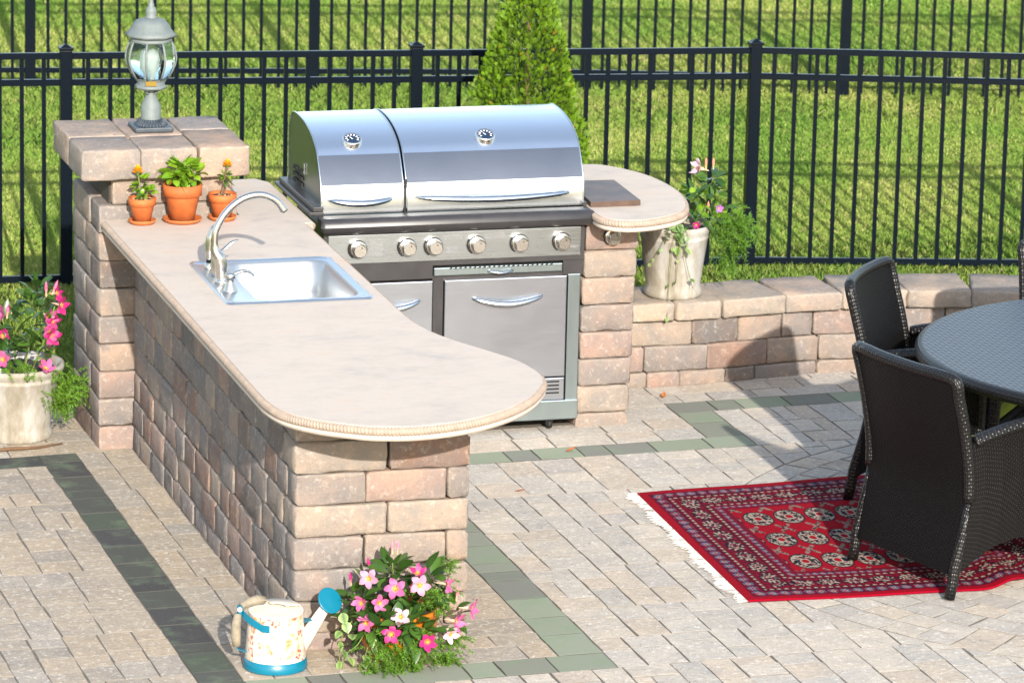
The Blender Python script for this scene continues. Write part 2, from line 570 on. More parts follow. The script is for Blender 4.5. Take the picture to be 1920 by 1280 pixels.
def mat_floral():
    t = NT('floral_print_enamel')
    pos = t.obj_coord()
    wv = t.n('ShaderNodeTexNoise', i_Scale=14.0)
    t.l(pos, wv.inputs['Vector'])
    warp = t.n('ShaderNodeMix', data_type='VECTOR')
    warp.inputs[0].default_value = 0.045
    t.l(pos, warp.inputs[4])
    t.l(wv.outputs['Color'], warp.inputs[5])
    def blotch(scale, thr, soft, cols, prev):
        vo = t.n('ShaderNodeTexVoronoi', i_Scale=scale)
        t.l(warp.outputs[1], vo.inputs['Vector'])
        m = t.math('MULTIPLY', t.math('SUBTRACT', thr, vo.outputs['Distance'], True), soft, True)
        sp = t.n('ShaderNodeSeparateColor')
        t.l(vo.outputs['Color'], sp.inputs[0])
        pick = t.math('GREATER_THAN', sp.outputs[1], 0.35)
        petal = t.n('ShaderNodeTexVoronoi', i_Scale=scale * 3.2)
        t.l(warp.outputs[1], petal.inputs['Vector'])
        shade = t.math('MULTIPLY', t.math('SUBTRACT', 0.75, petal.outputs['Distance'], True), 1.6, True)
        return t.mix(prev, t.ramp(sp.outputs[0], cols), t.math('MULTIPLY', t.math('MULTIPLY', m, pick), shade))
    c = blotch(15.0, 0.60, 6.0, [(0.2, lin(196, 120, 66)), (0.4, lin(192, 104, 48)), (0.6, lin(190, 140, 40)), (0.8, lin(196, 104, 80))], lin(196, 188, 172))
    c = blotch(26.0, 0.50, 9.0, [(0.2, lin(160, 36, 16)), (0.45, lin(170, 76, 22)), (0.65, lin(140, 60, 18)), (0.85, lin(166, 44, 22))], c)
    t.color(c)
    t.set(Roughness=0.35)
    return t.m
M_FLORAL = mat_floral()
M_WICK = mat_weave('dark_wicker', (0.0028, 0.0024, 0.0025, 1), (0.0055, 0.0046, 0.0046, 1), 0.0110, 0.0080, 0.48, dist=0.0024)
M_WICK.node_tree.nodes['Principled BSDF'].inputs['Specular IOR Level'].default_value = 0.14
M_WICKRIM = mat_weave('dark_wicker_rim', (0.0045, 0.004, 0.0042, 1), (0.010, 0.009, 0.009, 1), 0.012, 0.014, 0.36, dist=0.0024)
M_WICKRIM.node_tree.nodes['Principled BSDF'].inputs['Specular IOR Level'].default_value = 0.35
M_WICKTOP = mat_weave('wicker_tabletop_sky_tint', (0.030, 0.037, 0.054, 1), (0.046, 0.055, 0.078, 1), 0.0200, 0.0240, 0.38, 0.9, 0.005, 0.9)  # paler and bluer than the chairs: sky sheen is put into the colour
M_CUSH = mat_plain('olive_cushion', lin(120, 138, 40), 0.85)
M_LEAF = mat_leaf('glossy_leaf', (0.018, 0.050, 0.012, 1), (0.055, 0.115, 0.022, 1), 0.28, 0.2)
M_LEAFB = mat_leaf('bright_leaf', (0.10, 0.21, 0.012, 1), (0.20, 0.32, 0.025, 1), 0.35, 0.3)
M_IVY = mat_leaf('variegated_leaf', (0.10, 0.17, 0.06, 1), (0.22, 0.30, 0.12, 1), 0.45, 0.25)
M_FERN = mat_leaf('fern_needles', (0.075, 0.165, 0.014, 1), (0.105, 0.205, 0.018, 1), 0.5, 0.3)
M_THUJA = mat_leaf('arborvitae_sprays', (0.080, 0.168, 0.006, 1), (0.080, 0.168, 0.006, 1), 0.6, 0.25)
M_BARK = mat_plain('bark', lin(96, 72, 50), 0.9, var=0.3, vscale=30, bump=0.6)
M_STEM = mat_plain('green_stem', lin(96, 112, 48), 0.6)
def mat_petal():
    t = NT('petal')
    oi = t.n('ShaderNodeObjectInfo')
    ca = t.n('ShaderNodeAttribute', attribute_name='col')
    c = t.mix(oi.outputs['Color'], ca.outputs['Color'], ca.outputs['Alpha'])
    t.color(c)
    t.set(Roughness=0.55)
    tr = t.n('ShaderNodeBsdfTranslucent')
    t.l(c, tr.inputs[0])
    ms = t.n('ShaderNodeMixShader')
    ms.inputs[0].default_value = 0.25
    t.l(t.b.outputs[0], ms.inputs[1])
    t.l(tr.outputs[0], ms.inputs[2])
    t.l(ms.outputs[0], t.t.nodes['Material Output'].inputs[0])
    return t.m
M_PETAL = mat_petal()
def mat_grass():
    t = NT('grass_blades')
    ca = t.n('ShaderNodeAttribute', attribute_name='col')
    c = ca.outputs['Color']
    t.color(c)
    t.set(Roughness=0.55)
    t.b.inputs['Specular IOR Level'].default_value = 0.3
    tr = t.n('ShaderNodeBsdfTranslucent')
    t.l(c, tr.inputs[0])
    gn = t.n('ShaderNodeNewGeometry')
    va = t.n('ShaderNodeVectorMath', operation='MULTIPLY_ADD')
    t.l(gn.outputs['Normal'], va.inputs[0])
    va.inputs[1].default_value = (0.45, 0.45, 0.45)
    va.inputs[2].default_value = (0, 0, 0.6)
    vn = t.n('ShaderNodeVectorMath', operation='NORMALIZE')
    t.l(va.outputs[0], vn.inputs[0])
    t.normal(vn.outputs[0])
    ms = t.n('ShaderNodeMixShader')
    ms.inputs[0].default_value = 0.30
    t.l(t.b.outputs[0], ms.inputs[1])
    t.l(tr.outputs[0], ms.inputs[2])
    t.l(ms.outputs[0], t.t.nodes['Material Output'].inputs[0])
    return t.m
M_GRASS = mat_grass()
def mat_lawn():
    t = NT('lawn_ground')
    pos = t.pos()
    a = t.noise(pos, 1.1, 5, 0.6)
    b = t.noise(pos, 60.0, 4, 0.7)
    c = t.ramp(a, [(0.35, (0.15, 0.25, 0.03, 1)), (0.65, (0.25, 0.31, 0.07, 1))])
    c = t.mix(c, (0.07, 0.11, 0.02, 1), t.math('MULTIPLY', t.math('SUBTRACT', 0.5, b, True), 2.0, True))
    t.color(c)
    t.set(Roughness=0.95)
    t.b.inputs['Specular IOR Level'].default_value = 0.1
    t.normal(t.bump(b, 0.8, 0.03))
    return t.m
M_LAWN = mat_lawn()
def mat_rug():
    t = NT('rug_pile')
    ca = t.n('ShaderNodeAttribute', attribute_name='col')
    t.color(ca.outputs['Color'])
    t.set(Roughness=0.95)
    t.b.inputs['Specular IOR Level'].default_value = 0.1
    t.normal(t.bump(t.noise(t.obj_coord(), 400.0, 2, 0.6), 0.3, 0.003))
    return t.m
M_RUG = mat_rug()
M_FRINGE = mat_plain('cotton_fringe', lin(200, 194, 186), 0.9)

# ------------------------------------------------------------------ ground, patio
PX0, PX1, PY0, PY1 = -7.0, 7.0, -7.0, 3.64
mb = MB()
big = 400.0
for x0, x1, y0, y1 in ((-big, big, PY1, big), (-big, big, -big, PY0), (-big, PX0, PY0, PY1), (PX1, big, PY0, PY1)):
    mb.add([(x0, y0, LAWN_Z), (x1, y0, LAWN_Z), (x1, y1, LAWN_Z), (x0, y1, LAWN_Z)], [(0, 1, 2, 3)])
lawn = struct('lawn', mb.mesh('lawn', M_LAWN))
mb = MB()
n = 8
pts = [(PX0 + (PX1 - PX0) * i / n, PY0 + (PY1 + 0.05 - PY0) * j / n) for j in range(n + 1) for i in range(n + 1)]
mb.add([(x, y, gz(x, y) - 0.0034) for x, y in pts], [(j * (n + 1) + i, j * (n + 1) + i + 1, (j + 1) * (n + 1) + i + 1, (j + 1) * (n + 1) + i) for j in range(n) for i in range(n)])
patio = struct('patio', mb.mesh('patio', M_SAND))
def group_struct(name):
    o = bpy.data.objects.new(name, None)
    COL.objects.link(o)
    o['kind'] = 'structure'
    return o
apron, border, circle = group_struct('patio_apron'), group_struct('paver_border'), group_struct('paver_circle')
side_patio, front_patio = group_struct('side_patio'), group_struct('front_patio')

TC = Vector((3.6, 0.6))        # centre of the circular paving and of the table
RC = 1.75
def paver_geo(poly, rr, gap=0.0012, cham=0.0018, depth=0.05, tilt=True):
    """chamfered prism from a convex polygon; returns centre, verts, faces, wear"""
    n = len(poly)
    cx = sum(p[0] for p in poly) / n
    cy = sum(p[1] for p in poly) / n
    out = []
    for i in range(n):
        a, b = Vector(poly[i]), Vector(poly[(i + 1) % n])
        out.append(a)
        if (b - a).length > 0.07:
            out.append((a + b) / 2)
    def inset(p, d):
        v = Vector((cx, cy)) - p
        L = max(v.length, 1e-6)
        s = min(0.9, d * 1.3 / L)
        return p + v * s
    o1 = [inset(p, gap + rr.uniform(-0.0006, 0.0016)) for p in out]
    o2 = [inset(p, cham + rr.uniform(0, 0.002)) for p in o1]
    dz = rr.uniform(-0.0006, 0.0010)
    tx, ty = rr.uniform(-0.004, 0.004), rr.uniform(-0.004, 0.004)
    z = lambda p, e: gz(p[0], p[1]) + dz + e + tx * (p[0] - cx) + ty * (p[1] - cy)
    m = len(out)
    c0 = Vector((cx, cy, gz(cx, cy)))
    vs = [Vector((p[0], p[1], z(p, 0))) - c0 for p in o2] + [Vector((p[0], p[1], z(p, -0.0012))) - c0 for p in o1] + [Vector((p[0], p[1], z(p, -depth))) - c0 for p in o1]
    fs = [tuple(range(m))]
    for k in (0, 1):
        for i in range(m):
            j = (i + 1) % m
            fs.append((k * m + i, (k + 1) * m + i, (k + 1) * m + j, k * m + j))
    wear = [0.0] * m + [1.0] * m + [1.0] * m
    return c0, vs, fs, wear

def poly_clip(poly, nx, ny, d):
    """keep the part where n.p >= d"""
    out = []
    for i in range(len(poly)):
        a, b = poly[i], poly[(i + 1) % len(poly)]
        da, db = nx * a[0] + ny * a[1] - d, nx * b[0] + ny * b[1] - d
        if da >= 0:
            out.append(a)
        if da * db < 0:
            t = da / (da - db)
            out.append((a[0] + (b[0] - a[0]) * t, a[1] + (b[1] - a[1]) * t))
    return out
def area(poly):
    return 0.5 * sum(poly[i][0] * poly[(i + 1) % len(poly)][1] - poly[(i + 1) % len(poly)][0] * poly[i][1] for i in range(len(poly)))

fill = {}
def paver(poly, parent, mat, col, rr):
    c0, vs, fs, wear = paver_geo(poly, rr)
    u, v = project(c0)
    inside = -40 < u < 1960 and -40 < v < 1320
    me = None
    if inside:
        me = bpy.data.meshes.new('paver')
        me.from_pydata(vs, [], fs)
        me.materials.append(mat)
        at = me.attributes.new('wear', 'FLOAT', 'POINT')
        at.data.foreach_set('value', wear)
        o = link('paver', me, parent, c0)
        o.color = col
        PAVERS.append(o)
    else:
        F = fill.setdefault((parent.name, mat.name), [parent, mat, [], [], []])
        b = len(F[2])
        F[2] += [tuple(p + c0) for p in vs]
        F[3] += [tuple(i + b for i in f) for f in fs]
        F[4] += wear
PAVERS = []
def pick(rr, pal):
    tot = sum(p[1] for p in pal)
    x = rr.uniform(0, tot)
    for c, wgt in pal:
        x -= wgt
        if x <= 0:
            break
    k = rr.uniform(0.92, 1.08)
    return tuple(min(1, a * k) for a in c[:3]) + (1,)
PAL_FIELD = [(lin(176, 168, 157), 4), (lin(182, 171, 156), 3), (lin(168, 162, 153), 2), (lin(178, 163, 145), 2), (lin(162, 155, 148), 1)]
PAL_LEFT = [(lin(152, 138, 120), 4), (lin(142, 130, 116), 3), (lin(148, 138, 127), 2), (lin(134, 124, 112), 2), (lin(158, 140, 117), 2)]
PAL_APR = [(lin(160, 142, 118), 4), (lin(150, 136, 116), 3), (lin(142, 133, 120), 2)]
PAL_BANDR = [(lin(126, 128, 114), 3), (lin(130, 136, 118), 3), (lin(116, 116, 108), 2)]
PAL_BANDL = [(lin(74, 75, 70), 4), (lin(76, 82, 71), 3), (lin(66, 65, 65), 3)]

def ashlar(x0, x1, y0, y1, parent, mat, pal, seed, widths=(0.125, 0.15, 0.11, 0.175), lens=(0.13, 0.165, 0.20, 0.235), along='y', clip_circle=False):
    if along == 'y' and y1 - y0 > 0.9:
        r0, yy, k = random.Random(seed + 500), y0, 0
        while yy < y1 - 1e-6:
            st = r0.uniform(0.33, 0.62)
            if y1 - yy - st < 0.3:
                st = y1 - yy
            ashlar(x0, x1, yy, yy + st, parent, mat, pal, seed * 100 + k, widths, lens, along, clip_circle)
            yy += st
            k += 1
        return
    rr = random.Random(seed)
    a0, a1, b0, b1 = (x0, x1, y0, y1) if along == 'y' else (y0, y1, x0, x1)
    a = a0
    while a < a1 - 1e-6:
        wd = rr.choice(widths)
        if a1 - (a + wd) < 0.07:
            wd = a1 - a
        b = b0 - (rr.uniform(0, 0.12) if along == 'x' else 0)
        while b < b1 - 1e-6:
            ln = rr.choice(lens)
            if b1 - (b + ln) < 0.07:
                ln = b1 - b
            bb0, bb1 = max(b, b0), b + ln
            cells = [(a, a + wd, bb0, bb1)]
            if wd > 0.16 and ln > 0.16 and rr.random() < 0.25:
                m = a + wd * rr.choice((0.4, 0.6))
                cells = [(a, m, bb0, bb1), (m, a + wd, bb0, bb1)]
            for ca0, ca1, cb0, cb1 in cells:
                if cb1 - cb0 < 0.03:
                    continue
                poly = [(ca0, cb0), (ca1, cb0), (ca1, cb1), (ca0, cb1)]
                if along == 'x':
                    poly = [(q, p) for p, q in poly][::-1]
                poly = [(p + rr.uniform(-.003, .003), q + rr.uniform(-.003, .003)) for p, q in poly]
                if clip_circle:
                    cx = sum(p[0] for p in poly) / 4 - TC.x
                    cy = sum(p[1] for p in poly) / 4 - TC.y
                    dd = math.hypot(cx, cy)
                    if dd < RC + 0.22:
                        nx, ny = cx / dd, cy / dd
                        poly = poly_clip(poly, nx, ny, nx * TC.x + ny * TC.y + RC)
                        if len(poly) < 3 or abs(area(poly)) < 0.0010:
                            continue
                paver(poly, parent, mat, pick(rr, pal), rr)
            b += ln
        a += wd

# field left, field right and in front
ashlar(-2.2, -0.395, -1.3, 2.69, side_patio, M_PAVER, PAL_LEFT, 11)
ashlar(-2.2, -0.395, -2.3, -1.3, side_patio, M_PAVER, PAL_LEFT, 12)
ashlar(1.05, 5.0, -0.47, 2.285, patio, M_PAVER, PAL_FIELD, 13, clip_circle=True)
ashlar(2.50, 5.0, 2.285, 2.88, patio, M_PAVER, PAL_FIELD, 14, clip_circle=True)
ashlar(-0.395, 5.0, -1.5, -0.47, front_patio, M_PAVER, PAL_FIELD, 15, clip_circle=True)
# circular paving
rr = random.Random(21)
rad = RC
while rad > 0.35:
    th = rr.choice((0.125, 0.135, 0.12))
    n = max(8, int(round(2 * math.pi * (rad - th / 2) / 0.15)))
    off = rr.uniform(0, 6)
    for k in range(n):
        a0, a1 = off + 2 * math.pi * k / n, off + 2 * math.pi * (k + 1) / n
        poly = []
        for rr_, aa in ((rad - th, a0), (rad, a0), (rad, a1), (rad - th, a1)):
            aj = aa + rr.uniform(-.003, .003)
            q = rr_ + rr.uniform(-.003, .003)
            poly.append((TC.x + q * math.cos(aj), TC.y + q * math.sin(aj)))
        if area(poly) < 0:
            poly = poly[::-1]
        paver(poly, circle, M_PAVER, pick(rr, PAL_FIELD), rr)
    rad -= th
# border bands
def band(x0, x1, y0, y1, along, seed, pal):
    rr = random.Random(seed)
    a0, a1 = (x0, x1) if along == 'x' else (y0, y1)
    a = a0
    while a < a1 - 1e-6:
        ln = rr.choice((0.19, 0.215, 0.24, 0.12))
        if a1 - a - ln < 0.08:
            ln = a1 - a
        poly = [(a, y0), (a + ln, y0), (a + ln, y1), (a, y1)] if along == 'x' else [(x0, a), (x1, a), (x1, a + ln), (x0, a + ln)]
        paver(poly, border, M_BAND, pick(rr, pal), rr)
        a += ln
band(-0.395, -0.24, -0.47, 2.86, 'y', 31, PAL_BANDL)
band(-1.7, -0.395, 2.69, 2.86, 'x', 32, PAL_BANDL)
band(-0.24, 1.05, -0.47, -0.29, 'x', 33, PAL_BANDR)
band(0.885, 1.05, -0.29, 2.285, 'y', 34, PAL_BANDR)
band(0.64, 2.50, 2.285, 2.455, 'x', 35, PAL_BANDR)
band(2.335, 2.50, 2.455, 2.88, 'y', 36, PAL_BANDR)
band(2.335, 5.0, 2.88, 3.05, 'x', 37, PAL_BANDR)
# aprons against the walls
big_w, big_l = (0.24,), (0.2, 0.26, 0.3)
ashlar(-0.24, -0.0, -0.29, 2.86, apron, M_PAVER, PAL_APR, 41, (0.13, 0.11), (0.2, 0.26, 0.15))
ashlar(0.0, 0.885, -0.29, 0.0, apron, M_PAVER, PAL_APR, 42, (0.16, 0.13), (0.22, 0.28), 'x')
ashlar(0.63, 0.885, 0.0, 2.285, apron, M_PAVER, PAL_APR, 43, (0.255,), (0.2, 0.27, 0.3))
ashlar(0.63, 2.335, 2.455, 2.80, apron, M_PAVER, PAL_FIELD, 44, (0.17, 0.175), (0.2, 0.26, 0.15), 'x')
ashlar(2.1, 2.335, 2.80, 3.4, apron, M_PAVER, PAL_FIELD, 45, (0.235,), (0.15, 0.2))
ashlar(2.335, 5.0, 3.05, 3.46, apron, M_PAVER, PAL_FIELD, 46, (0.14, 0.17), (0.2, 0.26, 0.14), 'x')
ashlar(-1.7, -0.0, 2.86, 3.56, apron, M_PAVER, PAL_APR, 47, (0.16, 0.2), (0.2, 0.26, 0.16), 'x')
for (pn, mn), (par, mat, vs, fs, wear) in fill.items():
    me = bpy.data.meshes.new('outer_pavers')
    me.from_pydata(vs, [], fs)
    me.materials.append(mat)
    at = me.attributes.new('wear', 'FLOAT', 'POINT')
    at.data.foreach_set('value', wear)
    o = link('outer_pavers', me, par)
    o['kind'] = 'stuff'
    o.color = lin(170, 160, 148) if mat is M_PAVER else lin(80, 88, 72)
# past 300 pieces on one structure: keep the nearest, join the rest
for par in (patio, side_patio, front_patio, apron, border, circle):
    mine = [o for o in PAVERS if o.parent is par]
    mine.sort(key=lambda o: -project(o.location)[1])
    print('pavers', par.name, len(mine))

# ------------------------------------------------------------------ stones
def stone_tone(c):
    l_ = (c[0] + c[1] + c[2]) / 3
    return tuple((a * .82 + l_ * .18) * 0.60 for a in c[:3]) + (1,)
_cache = {}
def stone_mesh(lx, ly, lz, var, mat):
    key = (round(lx, 2), round(ly, 2), round(lz, 3), var, mat.name)
    if key in _cache:
        return _cache[key]
    rr = random.Random(hash(key[:4]) & 0xffff)
    lx, ly = key[0], key[1]
    def axis(L, n):
        e = min(0.011, L * 0.2)
        return [-L / 2, -L / 2 + e] + [-L / 2 + e + (L - 2 * e) * k / n for k in range(1, n)] + [L / 2 - e, L / 2]
    ax = [axis(lx, 4 if lx > .12 else 2), axis(ly, 4 if ly > .15 else 2), axis(lz, 2)]
    N = [len(a) - 1 for a in ax]
    ids, vs, wear = {}, [], []
    def vid(i, j, k):
        if (i, j, k) in ids:
            return ids[(i, j, k)]
        idx = (i, j, k)
        p = [ax[d][idx[d]] for d in range(3)]
        ext = [0 if 0 < idx[d] < N[d] else (1 if idx[d] else -1) for d in range(3)]
        c = sum(1 for e in ext if e)
        pull = {1: 0.0, 2: 0.0026, 3: 0.0046}[c]
        for d in range(3):
            if ext[d]:
                p[d] -= ext[d] * (pull + rr.uniform(-0.0016, 0.0024) * (1.7 if c > 1 else 1))
            else:
                p[d] += rr.uniform(-0.003, 0.003)
        if c >= 2 and rr.random() < 0.16:
            for d in range(3):
                p[d] -= ext[d] * rr.uniform(0.002, 0.006)
        ids[idx] = len(vs)
        vs.append(p)
        wear.append({1: rr.uniform(0, 0.12), 2: rr.uniform(0.45, 1.0), 3: 1.0}[c])
        return ids[idx]
    fs = []
    for d in range(3):
        a, b = (d + 1) % 3, (d + 2) % 3
        for s in (0, N[d]):
            for i in range(N[a]):
                for j in range(N[b]):
                    q = []
                    for (ii, jj) in ((i, j), (i + 1, j), (i + 1, j + 1), (i, j + 1)):
                        idx = [0, 0, 0]
                        idx[d], idx[a], idx[b] = s, ii, jj
                        q.append(vid(*idx))
                    fs.append(q if s else q[::-1])
    me = bpy.data.meshes.new('stone')
    me.from_pydata(vs, [], fs)
    me.materials.append(mat)
    me.polygons.foreach_set('use_smooth', [True] * len(fs))
    at = me.attributes.new('wear', 'FLOAT', 'POINT')
    at.data.foreach_set('value', wear)
    _cache[key] = me
    return me
def stone(parent, x0, x1, y0, y1, z0, z1, col, rr, name='brick', rotz=0.0, jit=0.003, gap=0.0036):
    lx, ly, lz = x1 - x0 - gap, y1 - y0 - gap, z1 - z0 - gap * 0.8
    me = stone_mesh(lx, ly, lz, rr.randrange(4), M_STONE)
    q = lambda v: max(0.01, round(v, 2))
    o = link(name, me, parent, ((x0 + x1) / 2 + rr.uniform(-jit, jit), (y0 + y1) / 2 + rr.uniform(-jit, jit), (z0 + z1) / 2))
    o.scale = (lx / q(lx), ly / q(ly), lz / max(0.001, round(lz, 3)))
    col = stone_tone(col)
    o.rotation_euler = (0, 0, rotz + rr.uniform(-0.008, 0.008))
    o.color = col
    return o
TAN, BUFF, PINK = lin(184, 162, 143), lin(190, 173, 154), lin(188, 154, 140)
GREY, DARK, BROWN, BLUE = lin(150, 143, 140), lin(98, 94, 94), lin(146, 106, 90), lin(126, 126, 130)
PAL_WARM = [(TAN, 4), (BUFF, 4), (PINK, 3), (GREY, 3), (BROWN, 0.8)]
PAL_WALL = [(TAN, 2), (PINK, 2.5), (GREY, 3), (BLUE, 3), (BROWN, 2.5), (DARK, 1.5), (BUFF, 1)]
PAL_COL = [(GREY, 3), (DARK, 2), (TAN, 3), (PINK, 3), (BLUE, 2), (BUFF, 2)]

WP, DP, CP, BP = 0.630, 2.886, 0.142, 3.463
SLAB_B = 7.12 * H
# peninsula wall: origin at its near left corner
wall = thing('stone_wall', 'long waist-high wall of tumbled tan and grey bricks carrying the beige sink counter', 'wall')
rr = random.Random(3)
def rows(ground):
    z = [ground] + [k * H for k in range(0, 8)]
    return z
MB().box(0.06, WP - 0.05, 0.06, 1.30, -0.11, SLAB_B - 0.012).box(0.06, WP - 0.05, 1.30, 2.10, -0.11, 0.60).box(0.06, WP - 0.05, 2.10, DP + 0.02, -0.11, SLAB_B - 0.012).build('core', M_MORTAR, wall)
end_cols = {6: [TAN, GREY, DARK], 5: [BUFF, BROWN], 4: [GREY, PINK, GREY], 3: [BUFF, BUFF], 2: [GREY, TAN, TAN], 1: [GREY, TAN], 0: [BUFF, PINK, PINK], -1: [PINK, TAN, BUFF]}
for k in range(-1, 7):
    z0 = k * H if k >= 0 else -0.12
    z1 = (k + 1) * H if k >= 0 else 0.0
    if k == 6:
        z1 = 7 * H
    dep = 0.17
    odd = (k % 2 == 1)
    cuts = [0, 0.335, WP] if odd else [0, 0.255, 0.55, WP]
    for i in range(len(cuts) - 1):
        yb = dep if i else (0.19 if odd else 0.13)
        if i == len(cuts) - 2:
            yb = 0.16 if odd else 0.24
        stone(wall, cuts[i], cuts[i + 1], 0, yb, z0, z1, pick(rr, [(end_cols[k][i], 1)]), rr)
    y = 0.19 if odd else 0.13
    while y < DP - 0.01:
        L = rr.choice((0.20, 0.23, 0.26, 0.16, 0.25))
        if DP - y - L < 0.10:
            L = DP - y
        pal = PAL_WALL
        stone(wall, 0, 0.15, y, y + L, z0, z1, pick(rr, pal), rr, jit=0.004)
        y += L
    y = 0.16 if odd else 0.24
    while y < DP - 0.3:
        L = rr.choice((0.20, 0.23, 0.26, 0.25))
        thin = k >= 5 and y < 2.1 and y + L > 1.3
        stone(wall, WP - (0.04 if thin else 0.15), WP, y, min(y + L, DP), z0, z1, pick(rr, PAL_WARM), rr)
        y += L
x = 0.0
for L in (0.30, 0.33):
    stone(wall, x + .01, x + L - .003, 0.012, 0.17, 7 * H, SLAB_B + 0.004, DARK, rr)
    x += L

# column with the lamp
CX1 = 0.43
col = thing('stone_column', 'square stone column with a capped top carrying the grey lantern', 'column')
MB().box(-CP + 0.05, CX1 - 0.04, DP + 0.05, BP - 0.04, -0.13, 8.85 * H).build('core', M_MORTAR, col)
rr = random.Random(5)
for k in range(-1, 9):
    z0 = k * H if k >= 0 else -0.14
    z1 = (k + 1) * H if k < 8 else 1.035
    if k < 0:
        z1 = 0.0
    odd = k % 2
    fc = {8: [(TAN, 1)], 7: [(GREY, 1)], 6: [(TAN, 1)], 5: [(DARK, 1)], 4: [(BUFF, 1)], 3: [(GREY, 1)], 2: [(TAN, 1)], 1: [(PINK, 1)], 0: [(GREY, 1)], -1: [(PINK, 1)]}[k]
    if k == 8:
        cuts = [-CP + 0.06, 0.2, CX1 - 0.02]
    else:
        cuts = [-CP, 0.16 if odd else 0.06, CX1]
    for i in range(2):
        stone(col, cuts[i], cuts[i + 1], DP, DP + (0.2 if (odd and not i) else 0.3), z0, z1, pick(rr, fc if not i else PAL_COL), rr)
    ys = DP + (0.2 if odd else 0.3)
    stone(col, (cuts[0]), (cuts[0] + 0.2), ys, BP, z0, z1, pick(rr, [(GREY, 2), (BLUE, 2), (BROWN, 1), (TAN, 2)]), rr)
    stone(col, CX1 - 0.2, CX1, DP + 0.31, BP, z0, z1, pick(rr, PAL_COL), rr)
# cap stones: three wide, the outer ones split front and back
z0, z1 = 1.037, 1.165
xs = [-0.228, 0.018, 0.253, 0.468]
fcol = [lin(172, 163, 154), lin(192, 172, 156), lin(208, 174, 146)]
bcol = [lin(204, 180, 158), lin(206, 178, 160), lin(180, 174, 170)]
for i in range(3):
    ym = (3.12, 3.10, 3.20)[i]
    stone(col, xs[i], xs[i + 1], 2.825, ym, z0, z1, fcol[i], rr, 'cap_stone', gap=0.004)
    stone(col, xs[i], xs[i + 1], ym, 3.475, z0, z1 + 0.002, bcol[i], rr, 'cap_stone', gap=0.004)

# pillar right of the grill
P0, P1, PY = 1.862, 2.095, 2.750
pil = thing('stone_pillar', 'slim stone pillar between the grill and the low seat wall', 'pillar')
rr = random.Random(6)
pc = {-1: TAN, 0: BUFF, 1: GREY, 2: PINK, 3: GREY, 4: TAN, 5: BUFF, 6: PINK}
for k in range(-1, 7):
    z0 = k * H - 0.007 if k >= 0 else -0.09
    z1 = (k + 1) * H - 0.007
    if k == 6:
        z1 = SLAB_B
    stone(pil, P0 + (k + 1) * 0.0035 - 0.01, P1 + (k + 1) * 0.0035 - 0.01, PY, PY + 0.32, z0, z1, pick(rr, [(pc[k], 1)]), rr, jit=0.002)
    stone(pil, P0, P1, PY + 0.322, PY + 0.62, z0, z1, pick(rr, PAL_WARM), rr)
    stone(pil, P0, P1, PY + 0.622, PY + 0.88, z0, z1, pick(rr, PAL_WARM), rr)

# curved low seat wall
seat = thing('seat_wall', 'low curved seat wall of tan and grey bricks with wide cap stones behind the table', 'wall')
rr = random.Random(9)
curve = catmull([(2.098, 3.335, 0), (2.55, 3.325, 0), (2.85, 3.36, 0), (3.1, 3.395, 0), (3.35, 3.39, 0), (3.65, 3.36, 0), (3.95, 3.29, 0), (4.3, 3.13, 0), (4.7, 2.86, 0), (5.2, 2.4, 0)], 24)
cum = [0.0]
for i in range(1, len(curve)):
    cum.append(cum[-1] + (curve[i] - curve[i - 1]).length)
def on_curve(s):
    for i in range(1, len(curve)):
        if cum[i] >= s:
            t = (s - cum[i - 1]) / (cum[i] - cum[i - 1])
            return curve[i - 1].lerp(curve[i], t)
    return curve[-1]
ST = 0.315
seatz = [-0.075, 0.002, 0.117, 0.232]
seat_rows = {
    0: [(0.25, BUFF), (0.15, PINK), (0.215, TAN), (0.145, DARK), (0.3, BLUE)],
    1: [(0.235, PINK), (0.29, GREY), (0.29, BROWN), (0.25, TAN)],
    2: [(0.15, GREY), (0.30, BUFF), (0.22, DARK), (0.215, TAN), (0.15, GREY), (0.2, PINK), (0.2, BROWN)]}
for k in range(3):
    s, i = 0.0, 0
    while s < cum[-1] - 0.05:
        if i < len(seat_rows[k]):
            L, c = seat_rows[k][i]
        else:
            L, c = rr.choice((0.2, 0.26, 0.3, 0.16)), pick(rr, PAL_WARM)
        i += 1
        e = min(s + L, cum[-1])
        a, b = on_curve(s), on_curve(e)
        d = b - a
        ang = math.atan2(d.y, d.x)
        mid = (a + b) / 2 + Vector((-d.y, d.x, 0)).normalized() * 0.12
        lx, ly, lz = d.length - 0.003, 0.24, seatz[k + 1] - seatz[k] - 0.002
        me = stone_mesh(lx, ly, lz, rr.randrange(4), M_STONE)
        o = link('brick', me, seat, (mid.x, mid.y, (seatz[k] + seatz[k + 1]) / 2), (0, 0, ang))
        o.scale = (lx / max(.01, round(lx, 2)), 1, lz / round(lz, 3))
        o.color = stone_tone(pick(rr, [(c, 1)]))
        s = e
    z = k
